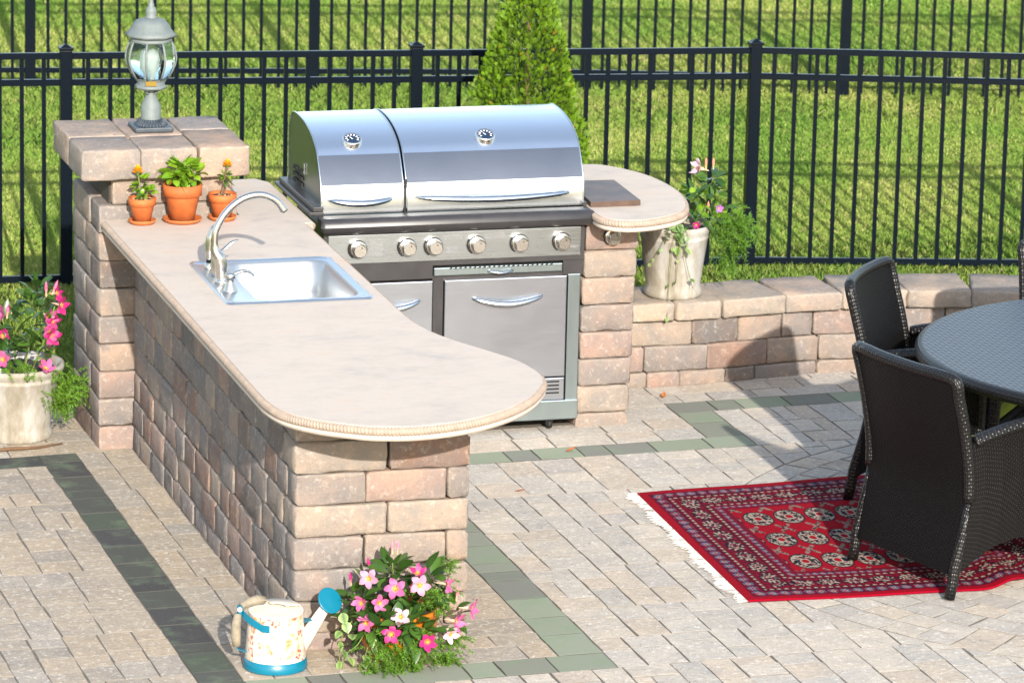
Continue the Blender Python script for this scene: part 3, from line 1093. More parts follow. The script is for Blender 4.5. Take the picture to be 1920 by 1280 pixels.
# cap stones (slightly wedge shaped blocks)
s, i = 0.0, 0
caps = [0.36, 0.215, 0.31, 0.27, 0.30, 0.29, 0.27]
while s < cum[-1] - 0.05:
    L = caps[i] if i < len(caps) else rr.choice((0.26, 0.3))
    e = min(s + L, cum[-1])
    a, b = on_curve(s), on_curve(e)
    d = b - a
    nrm = Vector((-d.y, d.x, 0)).normalized()
    mid = (a + b) / 2 + nrm * 0.135
    lx, ly, lz = d.length - 0.004, 0.34, ST - 0.234
    me = stone_mesh(lx, ly, lz, rr.randrange(4), M_STONE)
    o = link('cap_stone', me, seat, (mid.x, mid.y, (ST + 0.234) / 2), (0, 0, math.atan2(d.y, d.x)))
    o.scale = (lx / max(.01, round(lx, 2)), 1, lz / round(lz, 3))
    o.color = stone_tone(pick(rr, [(lin(214, 196, 170), 2), (lin(204, 184, 160), 2), (lin(208, 184, 162), 1)]))
    s = e
    i += 1

# ------------------------------------------------------------------ counter slabs
ZT = 7.5 * H
def slab_thing(name, label, outline, holes, rope_range, parent_group):
    root = thing(name, label, 'counter', group=parent_group)
    bm = bmesh.new()
    TH = ZT - SLAB_B
    top = [bm.verts.new((x, y, ZT)) for x, y in outline]
    edges = [bm.edges.new((top[i], top[(i + 1) % len(top)])) for i in range(len(top))]
    for hole in holes:
        hv = [bm.verts.new((x, y, ZT)) for x, y in hole]
        edges += [bm.edges.new((hv[i], hv[(i + 1) % len(hv)])) for i in range(len(hv))]
    bmesh.ops.triangle_fill(bm, use_beauty=True, use_dissolve=False, edges=edges)
    r = bmesh.ops.extrude_face_region(bm, geom=bm.faces[:])
    for v in [g for g in r['geom'] if isinstance(g, bmesh.types.BMVert)]:
        v.co.z -= TH
    bmesh.ops.recalc_face_normals(bm, faces=bm.faces)
    me = bpy.data.meshes.new('countertop')
    bm.to_mesh(me)
    bm.free()
    me.materials.append(M_SLAB)
    link('countertop', me, root)
    # twisted rope moulding round the free edge
    pts = [Vector((x, y, ZT - 0.0185)) for x, y in rope_range]
    path = []
    for a, b in zip(pts, pts[1:]):
        m = max(1, int((b - a).length / 0.0029))
        path += [a.lerp(b, t / m) for t in range(m)]
    path.append(pts[-1])
    mbr = MB()
    nseg, L = 12, 0.0
    vs, fs = [], []
    for i, p in enumerate(path):
        t = (path[min(i + 1, len(path) - 1)] - path[max(i - 1, 0)]).normalized()
        nx = Vector((t.y, -t.x, 0))
        if i:
            L += (p - path[i - 1]).length
        for k in range(nseg):
            a = 2 * math.pi * k / nseg
            r_ = 0.0150 + 0.0026 * math.sin(a + L * 2 * math.pi / 0.0125)
            vs.append(p + nx * math.cos(a) * r_ + Vector((0, 0, 1)) * math.sin(a) * r_)
    for i in range(len(path) - 1):
        for k in range(nseg):
            j = (k + 1) % nseg
            fs.append((i * nseg + k, i * nseg + j, (i + 1) * nseg + j, (i + 1) * nseg + k))
    mbr.add(vs, fs)
    mbr.build('rope_edge', M_ROPE, root)
    lip = MB()
    lip.tube([p + Vector((0, 0, -.0225)) for p in path[::6]] , 0.0115, 8)
    lip.build('lower_lip', M_SLAB, root)
    return root
out1 = [(-0.118, 2.884), (-0.116, 1.5), (-0.117, 0.104)] + [tuple(p)[:2] for p in catmull([(-0.116, -0.031, 0), (-0.1, -0.158, 0), (-0.064, -0.252, 0), (0.01, -0.346, 0), (0.107, -0.420, 0), (0.174, -0.455, 0), (0.288, -0.475, 0), (0.408, -0.458, 0), (0.541, -0.405, 0), (0.686, -0.297, 0), (0.803, -0.156, 0), (0.881, -0.01, 0), (0.907, 0.067, 0), (0.915, 0.169, 0), (0.892, 0.331, 0), (0.829, 0.487, 0), (0.755, 0.647, 0), (0.700, 0.806, 0), (0.669, 0.99, 0), (0.664, 1.213, 0)], 4)] + [(0.665, 1.653), (0.665, 2.69), (0.70, 2.70), (0.70, 3.50), (0.66, 3.575), (0.44, 3.57), (0.44, 2.884)]
SX0, SX1, SY0, SY1 = 0.052, 0.620, 1.345, 2.065
hole = [(SX0 + .03, SY0 + .03), (SX1 - .03, SY0 + .03), (SX1 - .03, SY1 - .03), (SX0 + .03, SY1 - .03)]
slab_thing('stone_counter', 'long beige stone counter with rope edge and inset sink, rounded at its near end', out1, [hole], out1[:84], None)
out2 = [tuple(p)[:2] for p in catmull([(1.895, 3.64, 0), (2.12, 3.638, 0), (2.225, 3.590, 0), (2.325, 3.40, 0), (2.362, 3.178, 0), (2.355, 2.959, 0), (2.313, 2.771, 0), (2.27, 2.672, 0), (2.206, 2.598, 0), (2.1, 2.534, 0), (2.0, 2.515, 0), (1.93, 2.545, 0), (1.897, 2.61, 0), (1.895, 2.70, 0)], 5)]
slab_thing('stone_counter', 'small half-round beige stone counter on the right side of the grill', out2, [], out2[4:], None)

# ------------------------------------------------------------------ sink and taps
sink = thing('kitchen_sink', 'stainless steel drop-in sink set into the beige stone counter', 'sink')
def rrect(x0, x1, y0, y1, r, n=5):
    pts = []
    for cx, cy, a0 in ((x1 - r, y1 - r, 0), (x0 + r, y1 - r, 90), (x0 + r, y0 + r, 180), (x1 - r, y0 + r, 270)):
        for k in range(n + 1):
            a = R(a0 + 90 * k / n)
            pts.append((cx + r * math.cos(a), cy + r * math.sin(a)))
    return pts
BX0, BX1, BY0, BY1 = 0.185, 0.575, 1.400, 2.015
loops = [(rrect(SX0, SX1, SY0, SY1, .03), ZT + .001), (rrect(SX0 + .004, SX1 - .004, SY0 + .004, SY1 - .004, .03), ZT + .007),
         (rrect(SX0 + .014, SX1 - .014, SY0 + .014, SY1 - .014, .03), ZT + .007), (rrect(SX0 + .02, SX1 - .02, SY0 + .02, SY1 - .02, .03), ZT + .0035),
         (rrect(BX0 - .012, BX1 + .012, BY0 - .012, BY1 + .012, .07), ZT + .0035),
         (rrect(BX0, BX1, BY0, BY1, .07), ZT - .006), (rrect(BX0 + .006, BX1 - .006, BY0 + .006, BY1 - .006, .065), ZT - .12),
         (rrect(BX0 + .015, BX1 - .015, BY0 + .015, BY1 - .015, .06), ZT - .165), (rrect(BX0 + .05, BX1 - .05, BY0 + .05, BY1 - .05, .05), ZT - .18)]
def loft(mb, loops, close=True, mi=0):
    n = len(loops[0][0])
    vs = [(x, y, z) for lp, z in loops for x, y in lp]
    fs = [(i * n + k, i * n + (k + 1) % n, (i + 1) * n + (k + 1) % n, (i + 1) * n + k) for i in range(len(loops) - 1) for k in range(n)]
    if close:
        fs.append(tuple((len(loops) - 1) * n + k for k in range(n)))
    return mb.add(vs, fs, mi)
loft(MB(), loops[:5], False).build('rim', M_SINK, sink)
loft(MB(), loops[4:]).build('basin', M_BASIN, sink)
MB().lathe([(0.0, ZT - .176), (0.03, ZT - .176), (0.042, ZT - .178), (0.046, ZT - .18)], 24, c=(0.385, 1.70, 0)).build('drain', M_NICKEL, sink)

DK = ZT + .004
fc = thing('faucet', 'tall brushed nickel gooseneck faucet arching over the sink', 'faucet', (0.112, 1.705, DK))
sp = catmull([(0, 0, 0), (-.004, 0, .05), (-.012, 0, .09), (-.03, 0, .13), (-.028, 0, .20), (0.012, 0, .272), (.075, 0, .322), (.145, 0, .336), (.205, 0, .312), (.240, 0, .268)], 6)
n = len(sp)
rads = []
for i in range(n):
    t = i / (n - 1)
    rads.append(0.023 if t < 0.12 else 0.025 if t < 0.25 else max(0.0135, 0.025 - (t - 0.25) * 0.10))
rads[-1] = rads[-2] = rads[-3] = 0.0145
MB().tube(sp, rads, 16).build('spout', M_NICKEL, fc)
MB().lathe([(0.030, 0), (0.030, .006), (0.025, .012), (0.023, .02)], 20).build('base_ring', M_NICKEL, fc)
hd = thing('lever_tap', 'squat nickel lever tap just behind the gooseneck faucet', 'tap', (0.116, 1.815, DK))
MB().lathe([(0.026, 0), (0.026, .05), (0.024, .07), (0.020, .085), (0.010, .097), (0, .10)], 20).build('body', M_NICKEL, hd)
MB().tube(catmull([(0.0, 0, .088), (.03, 0.01, .105), (.06, 0.012, .128), (.085, 0.014, .135)], 5), [0.009] * 10 + [0.008, 0.007, 0.007, 0.006, 0.006, 0.005], 10, flat=0.6).build('lever', M_NICKEL, hd)
sv = thing('sink_sprayer', 'nickel side sprayer standing at the back of the sink deck', 'sprayer', (0.112, 1.935, DK))
MB().lathe([(0.022, 0), (0.022, .018), (0.016, .026)], 18).build('collar', M_NICKEL, sv)
MB().lathe([(0.014, .026), (0.014, .040)], 14).build('nozzle_seat', M_BLACK, sv)
MB().tube(catmull([(0, 0, .038), (.0, 0, .08), (.004, 0, .12), (.018, 0, .158), (.038, 0, .172)], 5), [.017] * 4 + [.019] * 8 + [.017] * 4 + [.014] * 4 + [.010], 14).build('spray_head', M_NICKEL, sv)
sd = thing('soap_dispenser', 'short nickel soap dispenser in front of the gooseneck faucet', 'soap dispenser', (0.110, 1.560, DK))
MB().lathe([(0.028, 0), (0.026, .006), (0.016, .03), (0.014, .034), (0.014, .048), (0.020, .05), (0.020, .066), (0.012, .07), (0, .071)], 20).build('body', M_NICKEL, sd)
MB().tube(catmull([(0.005, 0, .062), (.04, 0, .074), (.07, 0, .072), (.092, 0, .056)], 5), [.008] * 8 + [.007] * 5 + [.006] * 3, 10, flat=0.8).build('spout', M_NICKEL, sd)

# ------------------------------------------------------------------ grill
YF = 2.745
grill = thing('gas_grill', 'large stainless steel gas grill with two curved hoods and six knobs', 'grill')
MB().box(0.785, 1.850, YF + 0.03, 3.33, 0.02, 0.80).build('cabinet', M_ENAMEL, grill)
def hood_mesh(x0, x1):
    prof = [(2.826, .868), (2.826, .89), (2.8265, .910), (2.828, .933), (2.832, .960), (2.838, .985)]
    band = [(2.838, .985), (2.868, 1.040), (2.905, 1.096)]
    arc = [tuple(p)[1:] for p in catmull([(0, 2.905, 1.096), (0, 2.945, 1.133), (0, 3.02, 1.168), (0, 3.12, 1.192), (0, 3.23, 1.202), (0, 3.33, 1.198), (0, 3.385, 1.17), (0, 3.41, 1.10), (0, 3.415, .868)], 5)]
    return prof, band, arc
def hood(x0, x1, name_lab):
    prof, band, arc = hood_mesh(x0, x1)
    m = MB()
    for pr in (prof, arc):
        m.sheet([[(x0, y, z), ((x0 + x1) / 2, y, z), (x1, y, z)] for y, z in pr], mi=0)
    full = prof + band[1:-1] + arc
    for x in (x0 + 0.001, x1 - 0.001):
        m.add([(x, y, z) for y, z in full], [tuple(range(len(full)))], 1, smooth=False)
    # pale rolled lip along both side edges
    for x in (x0, x1):
        m.tube([(x, y, z) for y, z in full], 0.0035, 6, 2)
    h = m.build('hood', [M_HOOD, M_HOODSIDE, M_STEEL], grill)
    MB().sheet([[(x0 + .002, y - .002, z), ((x0 + x1) / 2, y - .002, z), (x1 - .002, y - .002, z)] for y, z in band]).build('hood_band', M_HOODBAND, h)
    return h
HX = [(0.768, 1.114), (1.128, 1.885)]
for (x0, x1), dx, hx in zip(HX, (0.925, 1.492), ((0.80, 1.055), (1.172, 1.812))):
    h = hood(x0, x1, '')
    # thermometer lying on the curve of the lid
    nrm = Vector((0, -0.38, 0.925)).normalized()
    mt = nrm.to_track_quat('Z', 'Y').to_matrix().to_4x4()
    c = Vector((dx, 2.958, 1.142))
    m = MB()
    m.lathe([(0.042, -.012), (0.042, .010), (0.038, .016), (0.033, .0125)], 28, 0, c=c, mat=mt)
    m.lathe([(0.0335, .013), (0.001, .013)], 28, 1, c=c, mat=mt)
    for k in range(9):
        a = R(-30 + 30 * k)
        p = [Vector((math.cos(a + s) * q, math.sin(a + s) * q, .0142)) for q, s in ((.020, -.10), (.029, -.10), (.029, .10), (.020, .10))]
        m.add([c + (mt @ v) for v in p], [(0, 1, 2, 3)], 2, smooth=False)
    p = [Vector(v) for v in ((-.003, -.006, .0150), (.003, -.006, .0150), (-.012, .018, .0150))]
    m.add([c + (mt @ v) for v in p], [(0, 1, 2)], 2, smooth=False)
    m.build('thermometer', [M_KNOB, M_DIAL, M_WHITE], h)
    # bowed handle
    a, b = hx
    pts = []
    for k in range(19):
        t = k / 18
        bow = math.sin(math.pi * t)
        pts.append((a + (b - a) * t, 2.814 - 0.012 - 0.034 * bow ** 0.6, 0.930 - 0.010 * bow))
    rad_ = [0.007 + 0.007 * math.sin(math.pi * k / 18) ** 0.5 for k in range(19)]
    MB().tube(pts, rad_, 10, flat=1.0).build('handle', M_STEEL, h)
MB().box(1.114, 1.128, 2.83, 3.38, .86, 1.0).build('hood_gap_fill', M_BLACK, grill)  # black fill that stands in for the dark of the gap between hoods
# dark rolled ledge around the firebox
m = MB()
m.tube([(0.742, 2.715, .842), (0.752, 2.712, .842), (1.880, 2.712, .842), (1.892, 2.715, .842)], [.028, .033, .033, .028], 14)
m.box(0.745, 1.890, 2.712, 2.80, .808, .868, bev=0.006)
m.build('front_ledge', M_ENAMEL, grill)
m = MB()
m.box(0.712, 0.772, 2.80, 3.44, .868, .884, bev=0.004)
m.box(0.728, 0.772, 2.80, 3.42, .884, .905, bev=0.004)
m.build('side_ledge', M_ENAMEL, grill)
MB().box(1.878, 1.892, 2.80, 3.42, .868, .885).build('side_ledge', M_ENAMEL, grill)
# left end vents, brackets
m = MB()
for q in range(2):
    for k in range(3):
        m.box(0.760, 0.7672, 3.15 + q * .09, 3.215 + q * .09, .915 + k * .026, .930 + k * .026)
m.build('side_vent', M_BLACK, grill)
MB().box(0.7635, 0.7672, 3.12, 3.135, .975, 1.02).build('lid_bracket', M_STEEL, grill)
# control panel
MB().box(0.760, 1.870, YF, YF + 0.04, .655, .812).build('panel_frame', M_ENAMEL, grill)
panel = MB().box(0.778, 1.853, YF - .006, YF + .01, .676, .796, bev=.002).build('control_panel', M_STEEL, grill)
def text_block(x0, x1, z0, z1, rows_, seed):
    rr = random.Random(seed)
    m = MB()
    for k in range(rows_):
        z = z1 - (z1 - z0) * (k + .5) / rows_
        x = x0
        while x < x1 - .004:
            L = rr.uniform(.004, .014)
            m.box(x, min(x + L, x1), YF - .0068, YF - .0055, z - (z1 - z0) / rows_ * .22, z + (z1 - z0) / rows_ * .22)
            x += L + .003
        if rr.random() < .25:
            x1_ = x1
    return m
text_block(0.952, 1.010, .708, .776, 9, 1).build('print_block', M_PRINT, panel)
text_block(1.262, 1.345, .764, .786, 3, 2).build('print_block', M_PRINT, panel)
text_block(1.272, 1.325, .706, .734, 4, 3).build('print_block', M_PRINT, panel)
text_block(1.440, 1.530, .758, .786, 4, 4).build('print_block', M_PRINT, panel)
text_block(1.805, 1.842, .708, .720, 2, 5).build('print_block', M_PRINT, panel)
def knob(parent, x, y, z, k=1.0):
    rot = Matrix.Rotation(R(90), 4, 'X')
    kb = MB().lathe([(.027 * k, .008), (.0275 * k, .041)], 28, mat=rot).lathe([(.0275 * k, .041), (.025 * k, .044)], 28, mat=rot).lathe([(.025 * k, .044), (.0, .044)], 28, mat=rot).add([Vector((.004, -.0446, .010)), Vector((.008, -.0446, .010)), Vector((.008, -.0446, .016)), Vector((.004, -.0446, .016))], [(0, 1, 2, 3)], 1, smooth=False).mesh('knob', [M_KNOB, M_BLACK])
    o = link('knob', kb, parent, (x, y, z))
    MB().lathe([(.039 * k, 0), (.039 * k, .006), (.034 * k, .012), (.028 * k, .012)], 28, mat=rot).build('bezel', M_NICKEL, o)
    MB().tube([(-.040 * k * math.cos(a), -.003, .040 * k * math.sin(a)) for a in [R(-60 + 12 * i) for i in range(9)]], .0035, 6).build('ring', M_BLACK, o)
    return o
for x in (0.902, 1.110, 1.222, 1.405, 1.588, 1.770):
    knob(grill, x, YF - .008, .738)
knob(pil, 1.992, PY - .004, .748, 0.95)
# tray strip below the panel
tray = MB().box(1.225, 1.775, YF - .012, YF + .02, .612, .646, bev=.003).build('drip_tray', M_GALV, grill)
m = MB()
for k in range(22):
    x = 1.285 + k * .0205
    m.add([(x, YF - .0135, .640), (x + .016, YF - .0135, .650), (x + .016, YF - .0135, .640)], [(0, 1, 2)], smooth=False)
m.build('notches', M_BLACK, tray)
MB().tube([(1.455 + .105 * t / 10, YF - .014 - .016 * math.sin(math.pi * t / 10), .626 - .006 * math.sin(math.pi * t / 10)) for t in range(11)], .006, 8).build('handle', M_STEEL, tray)
MB().box(0.80, 1.222, YF + .002, YF + .03, .600, .655).build('frame_rail', M_ENAMEL, grill)
MB().box(1.222, 1.862, YF + .006, YF + .03, .585, .612).build('frame_rail', M_ENAMEL, grill)
MB().box(1.78, 1.864, YF - .002, YF + .03, .596, .654).build('frame_corner', M_ENAMEL, grill)
MB().box(1.226, 1.268, YF + .002, YF + .03, .05, .590).build('mullion', M_ENAMEL, grill)
def door(x0, x1, z0, z1, hx):
    d = MB().box(x0, x1, YF - .010, YF + .022, z0, z1, bev=.004).build('door', M_STEELD, grill)
    a, b = hx
    pts, rad_ = [], []
    for k in range(17):
        t = k / 16
        s = math.sin(math.pi * t)
        pts.append((a + (b - a) * t, YF - .012 - .028 * s ** .6, .512 - .024 * s))
        rad_.append(.006 + .007 * s ** .5)
    MB().tube(pts, rad_, 10).build('handle', M_STEEL, d)
    return d
door(0.80, 1.222, .08, .592, (0.93, 1.165))
door(1.272, 1.797, .162, .592, (1.392, 1.690))
low = MB().box(1.272, 1.797, YF - .004, YF + .02, .060, .155, bev=.003).build('lower_panel', M_STEELD, grill)
m = MB()
for k in range(4):
    m.box(1.68, 1.775, YF - .0055, YF + .002, .088 + k * .016, .095 + k * .016)
m.build('vent_slots', M_BLACK, low)
MB().box(1.803, 1.856, YF - .004, YF + .03, .055, .596, bev=.003).build('side_post', M_GALV, grill)
MB().box(0.80, 1.856, YF - .014, YF + .04, -.022, .060, bev=.003).build('base_plate', M_GALV, grill)
m = MB()
m.box(1.725, 1.752, YF + .0, YF + .03, -.048, -.022)
m.lathe([(0, -.010), (.016, -.010), (.018, 0), (.016, .010), (0, .010)], 16, c=(1.7385, YF + .004, -.044), mat=Matrix.Rotation(R(90), 4, 'Y'))
m.build('caster', M_BLACK, grill)

# griddle board on the small counter
bd = MB()
bd.prism([(1.902, 2.775), (2.118, 2.775), (2.130, 3.19), (1.93, 3.20)], ZT + .0015, ZT + .024)
o = bd.build('griddle_plate', M_IRON)
tag(o, 'flat rusty brown metal plate lying on the half-round counter beside the grill', 'plate')

# ------------------------------------------------------------------ lantern
LX, LY = 0.137, 3.215
lamp = thing('lantern', 'weathered grey eight-sided lantern with glass panes on the capped stone column', 'lamp', (LX, LY, 1.166))
m = MB()
m.box(-.080, .080, -.080, .080, 0, .022, bev=.006)
m.lathe([(.068, .022), (.060, .026), (.050, .036), (.044, .046)], 28)
for k in range(28):
    a = 2 * math.pi * k / 28
    m.tube([(.069 * math.cos(a), .069 * math.sin(a), .022), (.055 * math.cos(a), .055 * math.sin(a), .031), (.045 * math.cos(a), .045 * math.sin(a), .047)], .003, 5)
m.build('base', M_LAMPB, lamp)
MB().lathe([(.042, .040), (.041, .100), (.034, .115), (.022, .142), (.016, .150), (.012, .16), (.012, .175)], 24).build('post', M_LAMP, lamp)
m = MB()
for k in range(4):
    a = R(45 + 90 * k)
    c_, s_ = math.cos(a), math.sin(a)
    m.tube(catmull([(.014 * c_, .014 * s_, .146), (.03 * c_, .03 * s_, .158), (.042 * c_, .042 * s_, .172), (.055 * c_, .055 * s_, .172), (.052 * c_, .052 * s_, .182)], 4), .005, 6)
m.build('bracket', M_LAMP, lamp)
o8 = R(22.5)
MB().lathe([(.0, .174), (.066, .174), (.068, .182), (.060, .190), (.055, .192), (.068, .212), (.072, .216), (.070, .220), (0, .220)], 8, rot=o8).build('lower_ring', M_LAMP, lamp)
gl = [(.070, .216), (.086, .245), (.099, .275), (.104, .300), (.101, .325), (.092, .352), (.084, .370)]
for k in range(8):
    a0, a1 = o8 + k * math.pi / 4, o8 + (k + 1) * math.pi / 4
    grid = [[(r_ * math.cos(a0) * (1 - t) + r_ * math.cos(a1) * t, r_ * math.sin(a0) * (1 - t) + r_ * math.sin(a1) * t, z) for t in (0.02, 0.5, 0.98)] for r_, z in gl]
    for row in grid:
        q = Vector(row[1])
        row[1] = (q.x * 1.03, q.y * 1.03, q.z)
    MB().sheet(grid, 0.002).build('glass_pane', M_GLASS, lamp)
    MB().tube([(r_ * 1.015 * math.cos(a0), r_ * 1.015 * math.sin(a0), z) for r_, z in gl], .0048, 6).build('rib', M_LAMP, lamp)
MB().lathe([(.084, .366), (.088, .368), (.088, .380), (.078, .382), (0, .382)], 8, rot=o8).build('upper_ring', M_LAMP, lamp)
MB().lathe([(.0, .378), (.082, .380), (.106, .392), (.108, .398), (.094, .410), (.082, .424), (.074, .442), (.060, .456), (.030, .464), (.0, .466)], 8, rot=o8).build('roof', M_LAMP, lamp)
MB().lathe([(.024, .462), (.026, .470), (.020, .476), (.024, .488), (.020, .505), (.012, .512), (.013, .52), (.008, .530), (.010, .540), (.006, .57), (.002, .60), (0, .602)], 16).build('finial', M_LAMP, lamp)
MB().lathe([(.012, .22), (.012, .25), (.022, .27), (.026, .295), (.020, .320), (.0, .332)], 16).build('bulb', M_BULB, lamp)
va = math.atan2(-fwd.y, -fwd.x) + 0.1
pc_ = Vector((math.cos(va) * .0635, math.sin(va) * .0635, .202))
tg = Vector((-math.sin(va), math.cos(va), 0))
m = MB()
ps = [pc_ + tg * s * .022 + Vector((0, 0, q * .010)) + Vector((math.cos(va), math.sin(va), 0)) * (.003 + .003 * q) for s, q in ((-1, -1), (1, -1), (1, 1), (-1, 1))]
m.sheet([[ps[0], ps[1]], [ps[3], ps[2]]], .002)
m.build('nameplate', M_BRASS, lamp)

# ------------------------------------------------------------------ plants: shared pieces
def leaf_mesh(name, L, W, fold, droop, mat, n=5, rim=None, mid=(1.25, 1.3, 1.0)):
    m = MB()
    vs, cs, fs = [], [], []
    for i in range(n + 1):
        t = i / n
        wd = W * 0.5 * math.sin(math.pi * min(1, t * 0.97 + 0.03)) ** 0.75 * (1.15 - 0.3 * t)
        x = L * t
        z = -droop * L * t * t
        e = rim or (1, 1, 1)
        for s in (-1, 0, 1):
            vs.append((x, s * wd, z + abs(s) * wd * fold))
            cs.append((*(mid if s == 0 else e), 1))
    for i in range(n):
        for k in (0, 1):
            a = i * 3 + k
            fs.append((a, a + 1, a + 4, a + 3))
    m.add(vs, fs, 0, None, cs)
    return m.mesh(name, mat, True)
def flower_mesh(name, d, depth, seed, open_=1.0):
    rr = random.Random(seed)
    m = MB()
    R_ = d / 2
    for k in range(5):
        a = 2 * math.pi * k / 5 + rr.uniform(-.1, .1)
        vs, cs, fs = [], [], []
        n = 5
        for i in range(n + 1):
            t = i / n
            q = R_ * (0.16 + 0.84 * t)
            wd = R_ * (0.09 + 0.235 * math.sin(math.pi * min(1, t ** 0.80)) ** 0.9) * (1 if t < 0.99 else 0.2)
            z = -depth * (1 - t) ** 2 + (0.10 * R_ * math.sin(3 * t + k)) - (1 - open_) * -R_ * t * t * 1.2
            q *= (1 - (1 - open_) * 0.45 * t)
            for s in (-1, 0, 1):
                tw = 0.12 * s * R_ * t
                x, y = q, s * wd
                aa = a + 0.25 * t
                vs.append((x * math.cos(aa) - y * math.sin(aa), x * math.sin(aa) + y * math.cos(aa), z + tw))
                g = max(0.0, 1 - t * 5.5)
                cs.append((0.85, 0.34, 0.03, g * 0.9))
        for i in range(n):
            for k2 in (0, 1):
                b = i * 3 + k2
                fs.append((b, b + 1, b + 4, b + 3))
        m.add(vs, fs, 0, None, cs)
    m.lathe([(R_ * .20, -depth * .9), (R_ * .16, -depth - R_ * .3), (R_ * .07, -depth - R_ * .75), (R_ * .04, -depth - R_ * 1.1)], 10)
    for i in range(len(m.c) - 44, len(m.c)):
        m.c[i] = (0.75, 0.65, 0.42, 0.75)
    m.lathe([(R_ * .15, -depth * .6), (0.0005, -depth * .75)], 10)
    for i in range(len(m.c) - 22, len(m.c)):
        m.c[i] = (0.80, 0.30, 0.02, 1.0)
    return m.mesh(name, M_PETAL, True)
def bud_mesh():
    m = MB()
    m.lathe([(0.0, 0), (.0035, .004), (.003, .018), (.006, .030), (.005, .042), (0, .056)], 8)
    for i in range(len(m.c)):
        z = m.v[i][2]
        m.c[i] = (0.65, 0.60, 0.30, max(0, 1 - z / .028))
    return m.mesh('bud', M_PETAL, True)
LEAVES = [leaf_mesh('leaf', .075, .036, .35, .25, M_LEAF), leaf_mesh('leaf', .060, .030, .30, .45, M_LEAF), leaf_mesh('leaf', .085, .038, .25, .15, M_LEAF)]
LEAFB = [leaf_mesh('leaf', .040, .034, .25, .3, M_LEAFB, 4), leaf_mesh('leaf', .034, .031, .2, .6, M_LEAFB, 4)]
IVY = [leaf_mesh('ivy_leaf', .036, .032, .2, .3, M_IVY, 4, rim=(1.7, 1.7, 1.5), mid=(0.5, 0.6, 0.5)), leaf_mesh('ivy_leaf', .028, .024, .2, .5, M_IVY, 4, rim=(1.6, 1.6, 1.3), mid=(0.7, 0.8, 0.6))]
FLOW = [flower_mesh('flower', .096, .012, 1), flower_mesh('flower', .088, .016, 2), flower_mesh('flower', .088, .02, 3, .75)]
BUD = bud_mesh()
PALE, MIDP, HOT, WHITE = (0.52, 0.24, 0.36, 1), (0.48, 0.10, 0.26, 1), (0.46, 0.022, 0.17, 1), (0.54, 0.36, 0.42, 1)
CR, CF = Vector((right.x, right.y, 0)), Vector((sy_, cy_, 0))        # right / away, horizontal

def orient(o, d, upv=Vector((0, 0, 1)), roll=0.0, axis='X'):
    o.rotation_mode = 'QUATERNION'
    q = Vector(d).to_track_quat(axis, 'Z' if axis == 'X' else 'Y')
    o.rotation_quaternion = q @ Matrix.Rotation(roll, 3, axis).to_quaternion()

def add_flower(root, p, face, colr, kind=0, sc=1.0, roll=0.0):
    o = link('flower', FLOW[kind], root, p)
    orient(o, face, roll=roll, axis='Z')
    o.scale = (sc,) * 3
    o.color = colr
    return o
def add_bud(root, p, d, colr=HOT, sc=1.0):
    o = link('bud', BUD, root, p)
    orient(o, d, axis='Z')
    o.scale = (sc,) * 3
    o.color = colr
def fern_mass(root, clumps, seed, L=.045, dens=44):
    """asparagus-fern sprays: clumps = (centre, spread, direction, n)"""
    rr = random.Random(seed)
    m = MB()
    for c, spread, d, nn in clumps:
        c = Vector(c)
        for _ in range(int(nn * 1.7)):
            b = c + Vector((rr.gauss(0, spread[0]), rr.gauss(0, spread[1]), rr.gauss(0, spread[2])))
            ax = (Vector(d) + Vector((rr.gauss(0, .7), rr.gauss(0, .7), rr.gauss(0, .7)))).normalized()
            ln = L * rr.uniform(.7, 1.5)
            sag = Vector((0, 0, -.25 * ln))
            g = rr.uniform(.7, 1.6)
            for q in range(dens):
                t = (q + .5) / dens
                p = b + ax * ln * t + sag * t * t
                dv = (ax * .6 + Vector((rr.gauss(0, 1), rr.gauss(0, 1), rr.gauss(0, 1)))).normalized() * .015 * rr.uniform(.6, 1.2)
                sd_ = dv.cross(Vector((rr.gauss(0, 1), rr.gauss(0, 1), rr.gauss(0, 1)))).normalized() * .0017
                cc = (g * rr.uniform(.8, 1.2), g, g * .8, 1)
                m.add([p - sd_, p + sd_, p + dv], [(0, 1, 2)], 0, None, [cc] * 3, smooth=False)
    me = m.mesh('fern_sprays', M_FERN, True)
    o = link('fern_sprays', me, root)
    o['kind'] = 'stuff'
    return o
def leafy(root, meshes, centres, n, seed, outward=1.0, sc=(0.8, 1.2), name='leaf', upb=.35):
    rr = random.Random(seed)
    for _ in range(n):
        c, sp_ = rr.choice(centres)
        c = Vector(c)
        v = Vector((rr.gauss(0, 1), rr.gauss(0, 1), rr.gauss(0, 1))).normalized()
        p = c + Vector((v.x * sp_[0], v.y * sp_[1], v.z * sp_[2])) * rr.uniform(.45, 1.0)
        d = (v * outward + Vector((rr.gauss(0, .35), rr.gauss(0, .35), rr.gauss(0, .3) + upb))).normalized()
        o = link(name, rr.choice(meshes), root, p)
        orient(o, d, roll=rr.uniform(-.7, .7))
        s = rr.uniform(*sc)
        o.scale = (s, s, s)
def big_pot(root, base_r, rim_r, h):
    prof = [(0, 0), (base_r, 0), (base_r * 1.03, .012), (base_r * 1.02, .03), (base_r * .97, .045), (base_r * .98, .06), (rim_r * .90, h * .80), (rim_r * .915, h * .81), (rim_r * .92, h * .83), (rim_r * .905, h * .845), (rim_r * .93, h * .88), (rim_r * .99, h * .93), (rim_r, h * .97), (rim_r * .985, h), (rim_r * .93, h), (rim_r * .86, h * .95), (rim_r * .84, h * .88)]
    MB().lathe(prof, 40).build('pot', M_POT, root)
    MB().lathe([(rim_r * .86, h * .90), (rim_r * .5, h * .93), (0, h * .92)], 24).build('soil', M_SOIL, root)

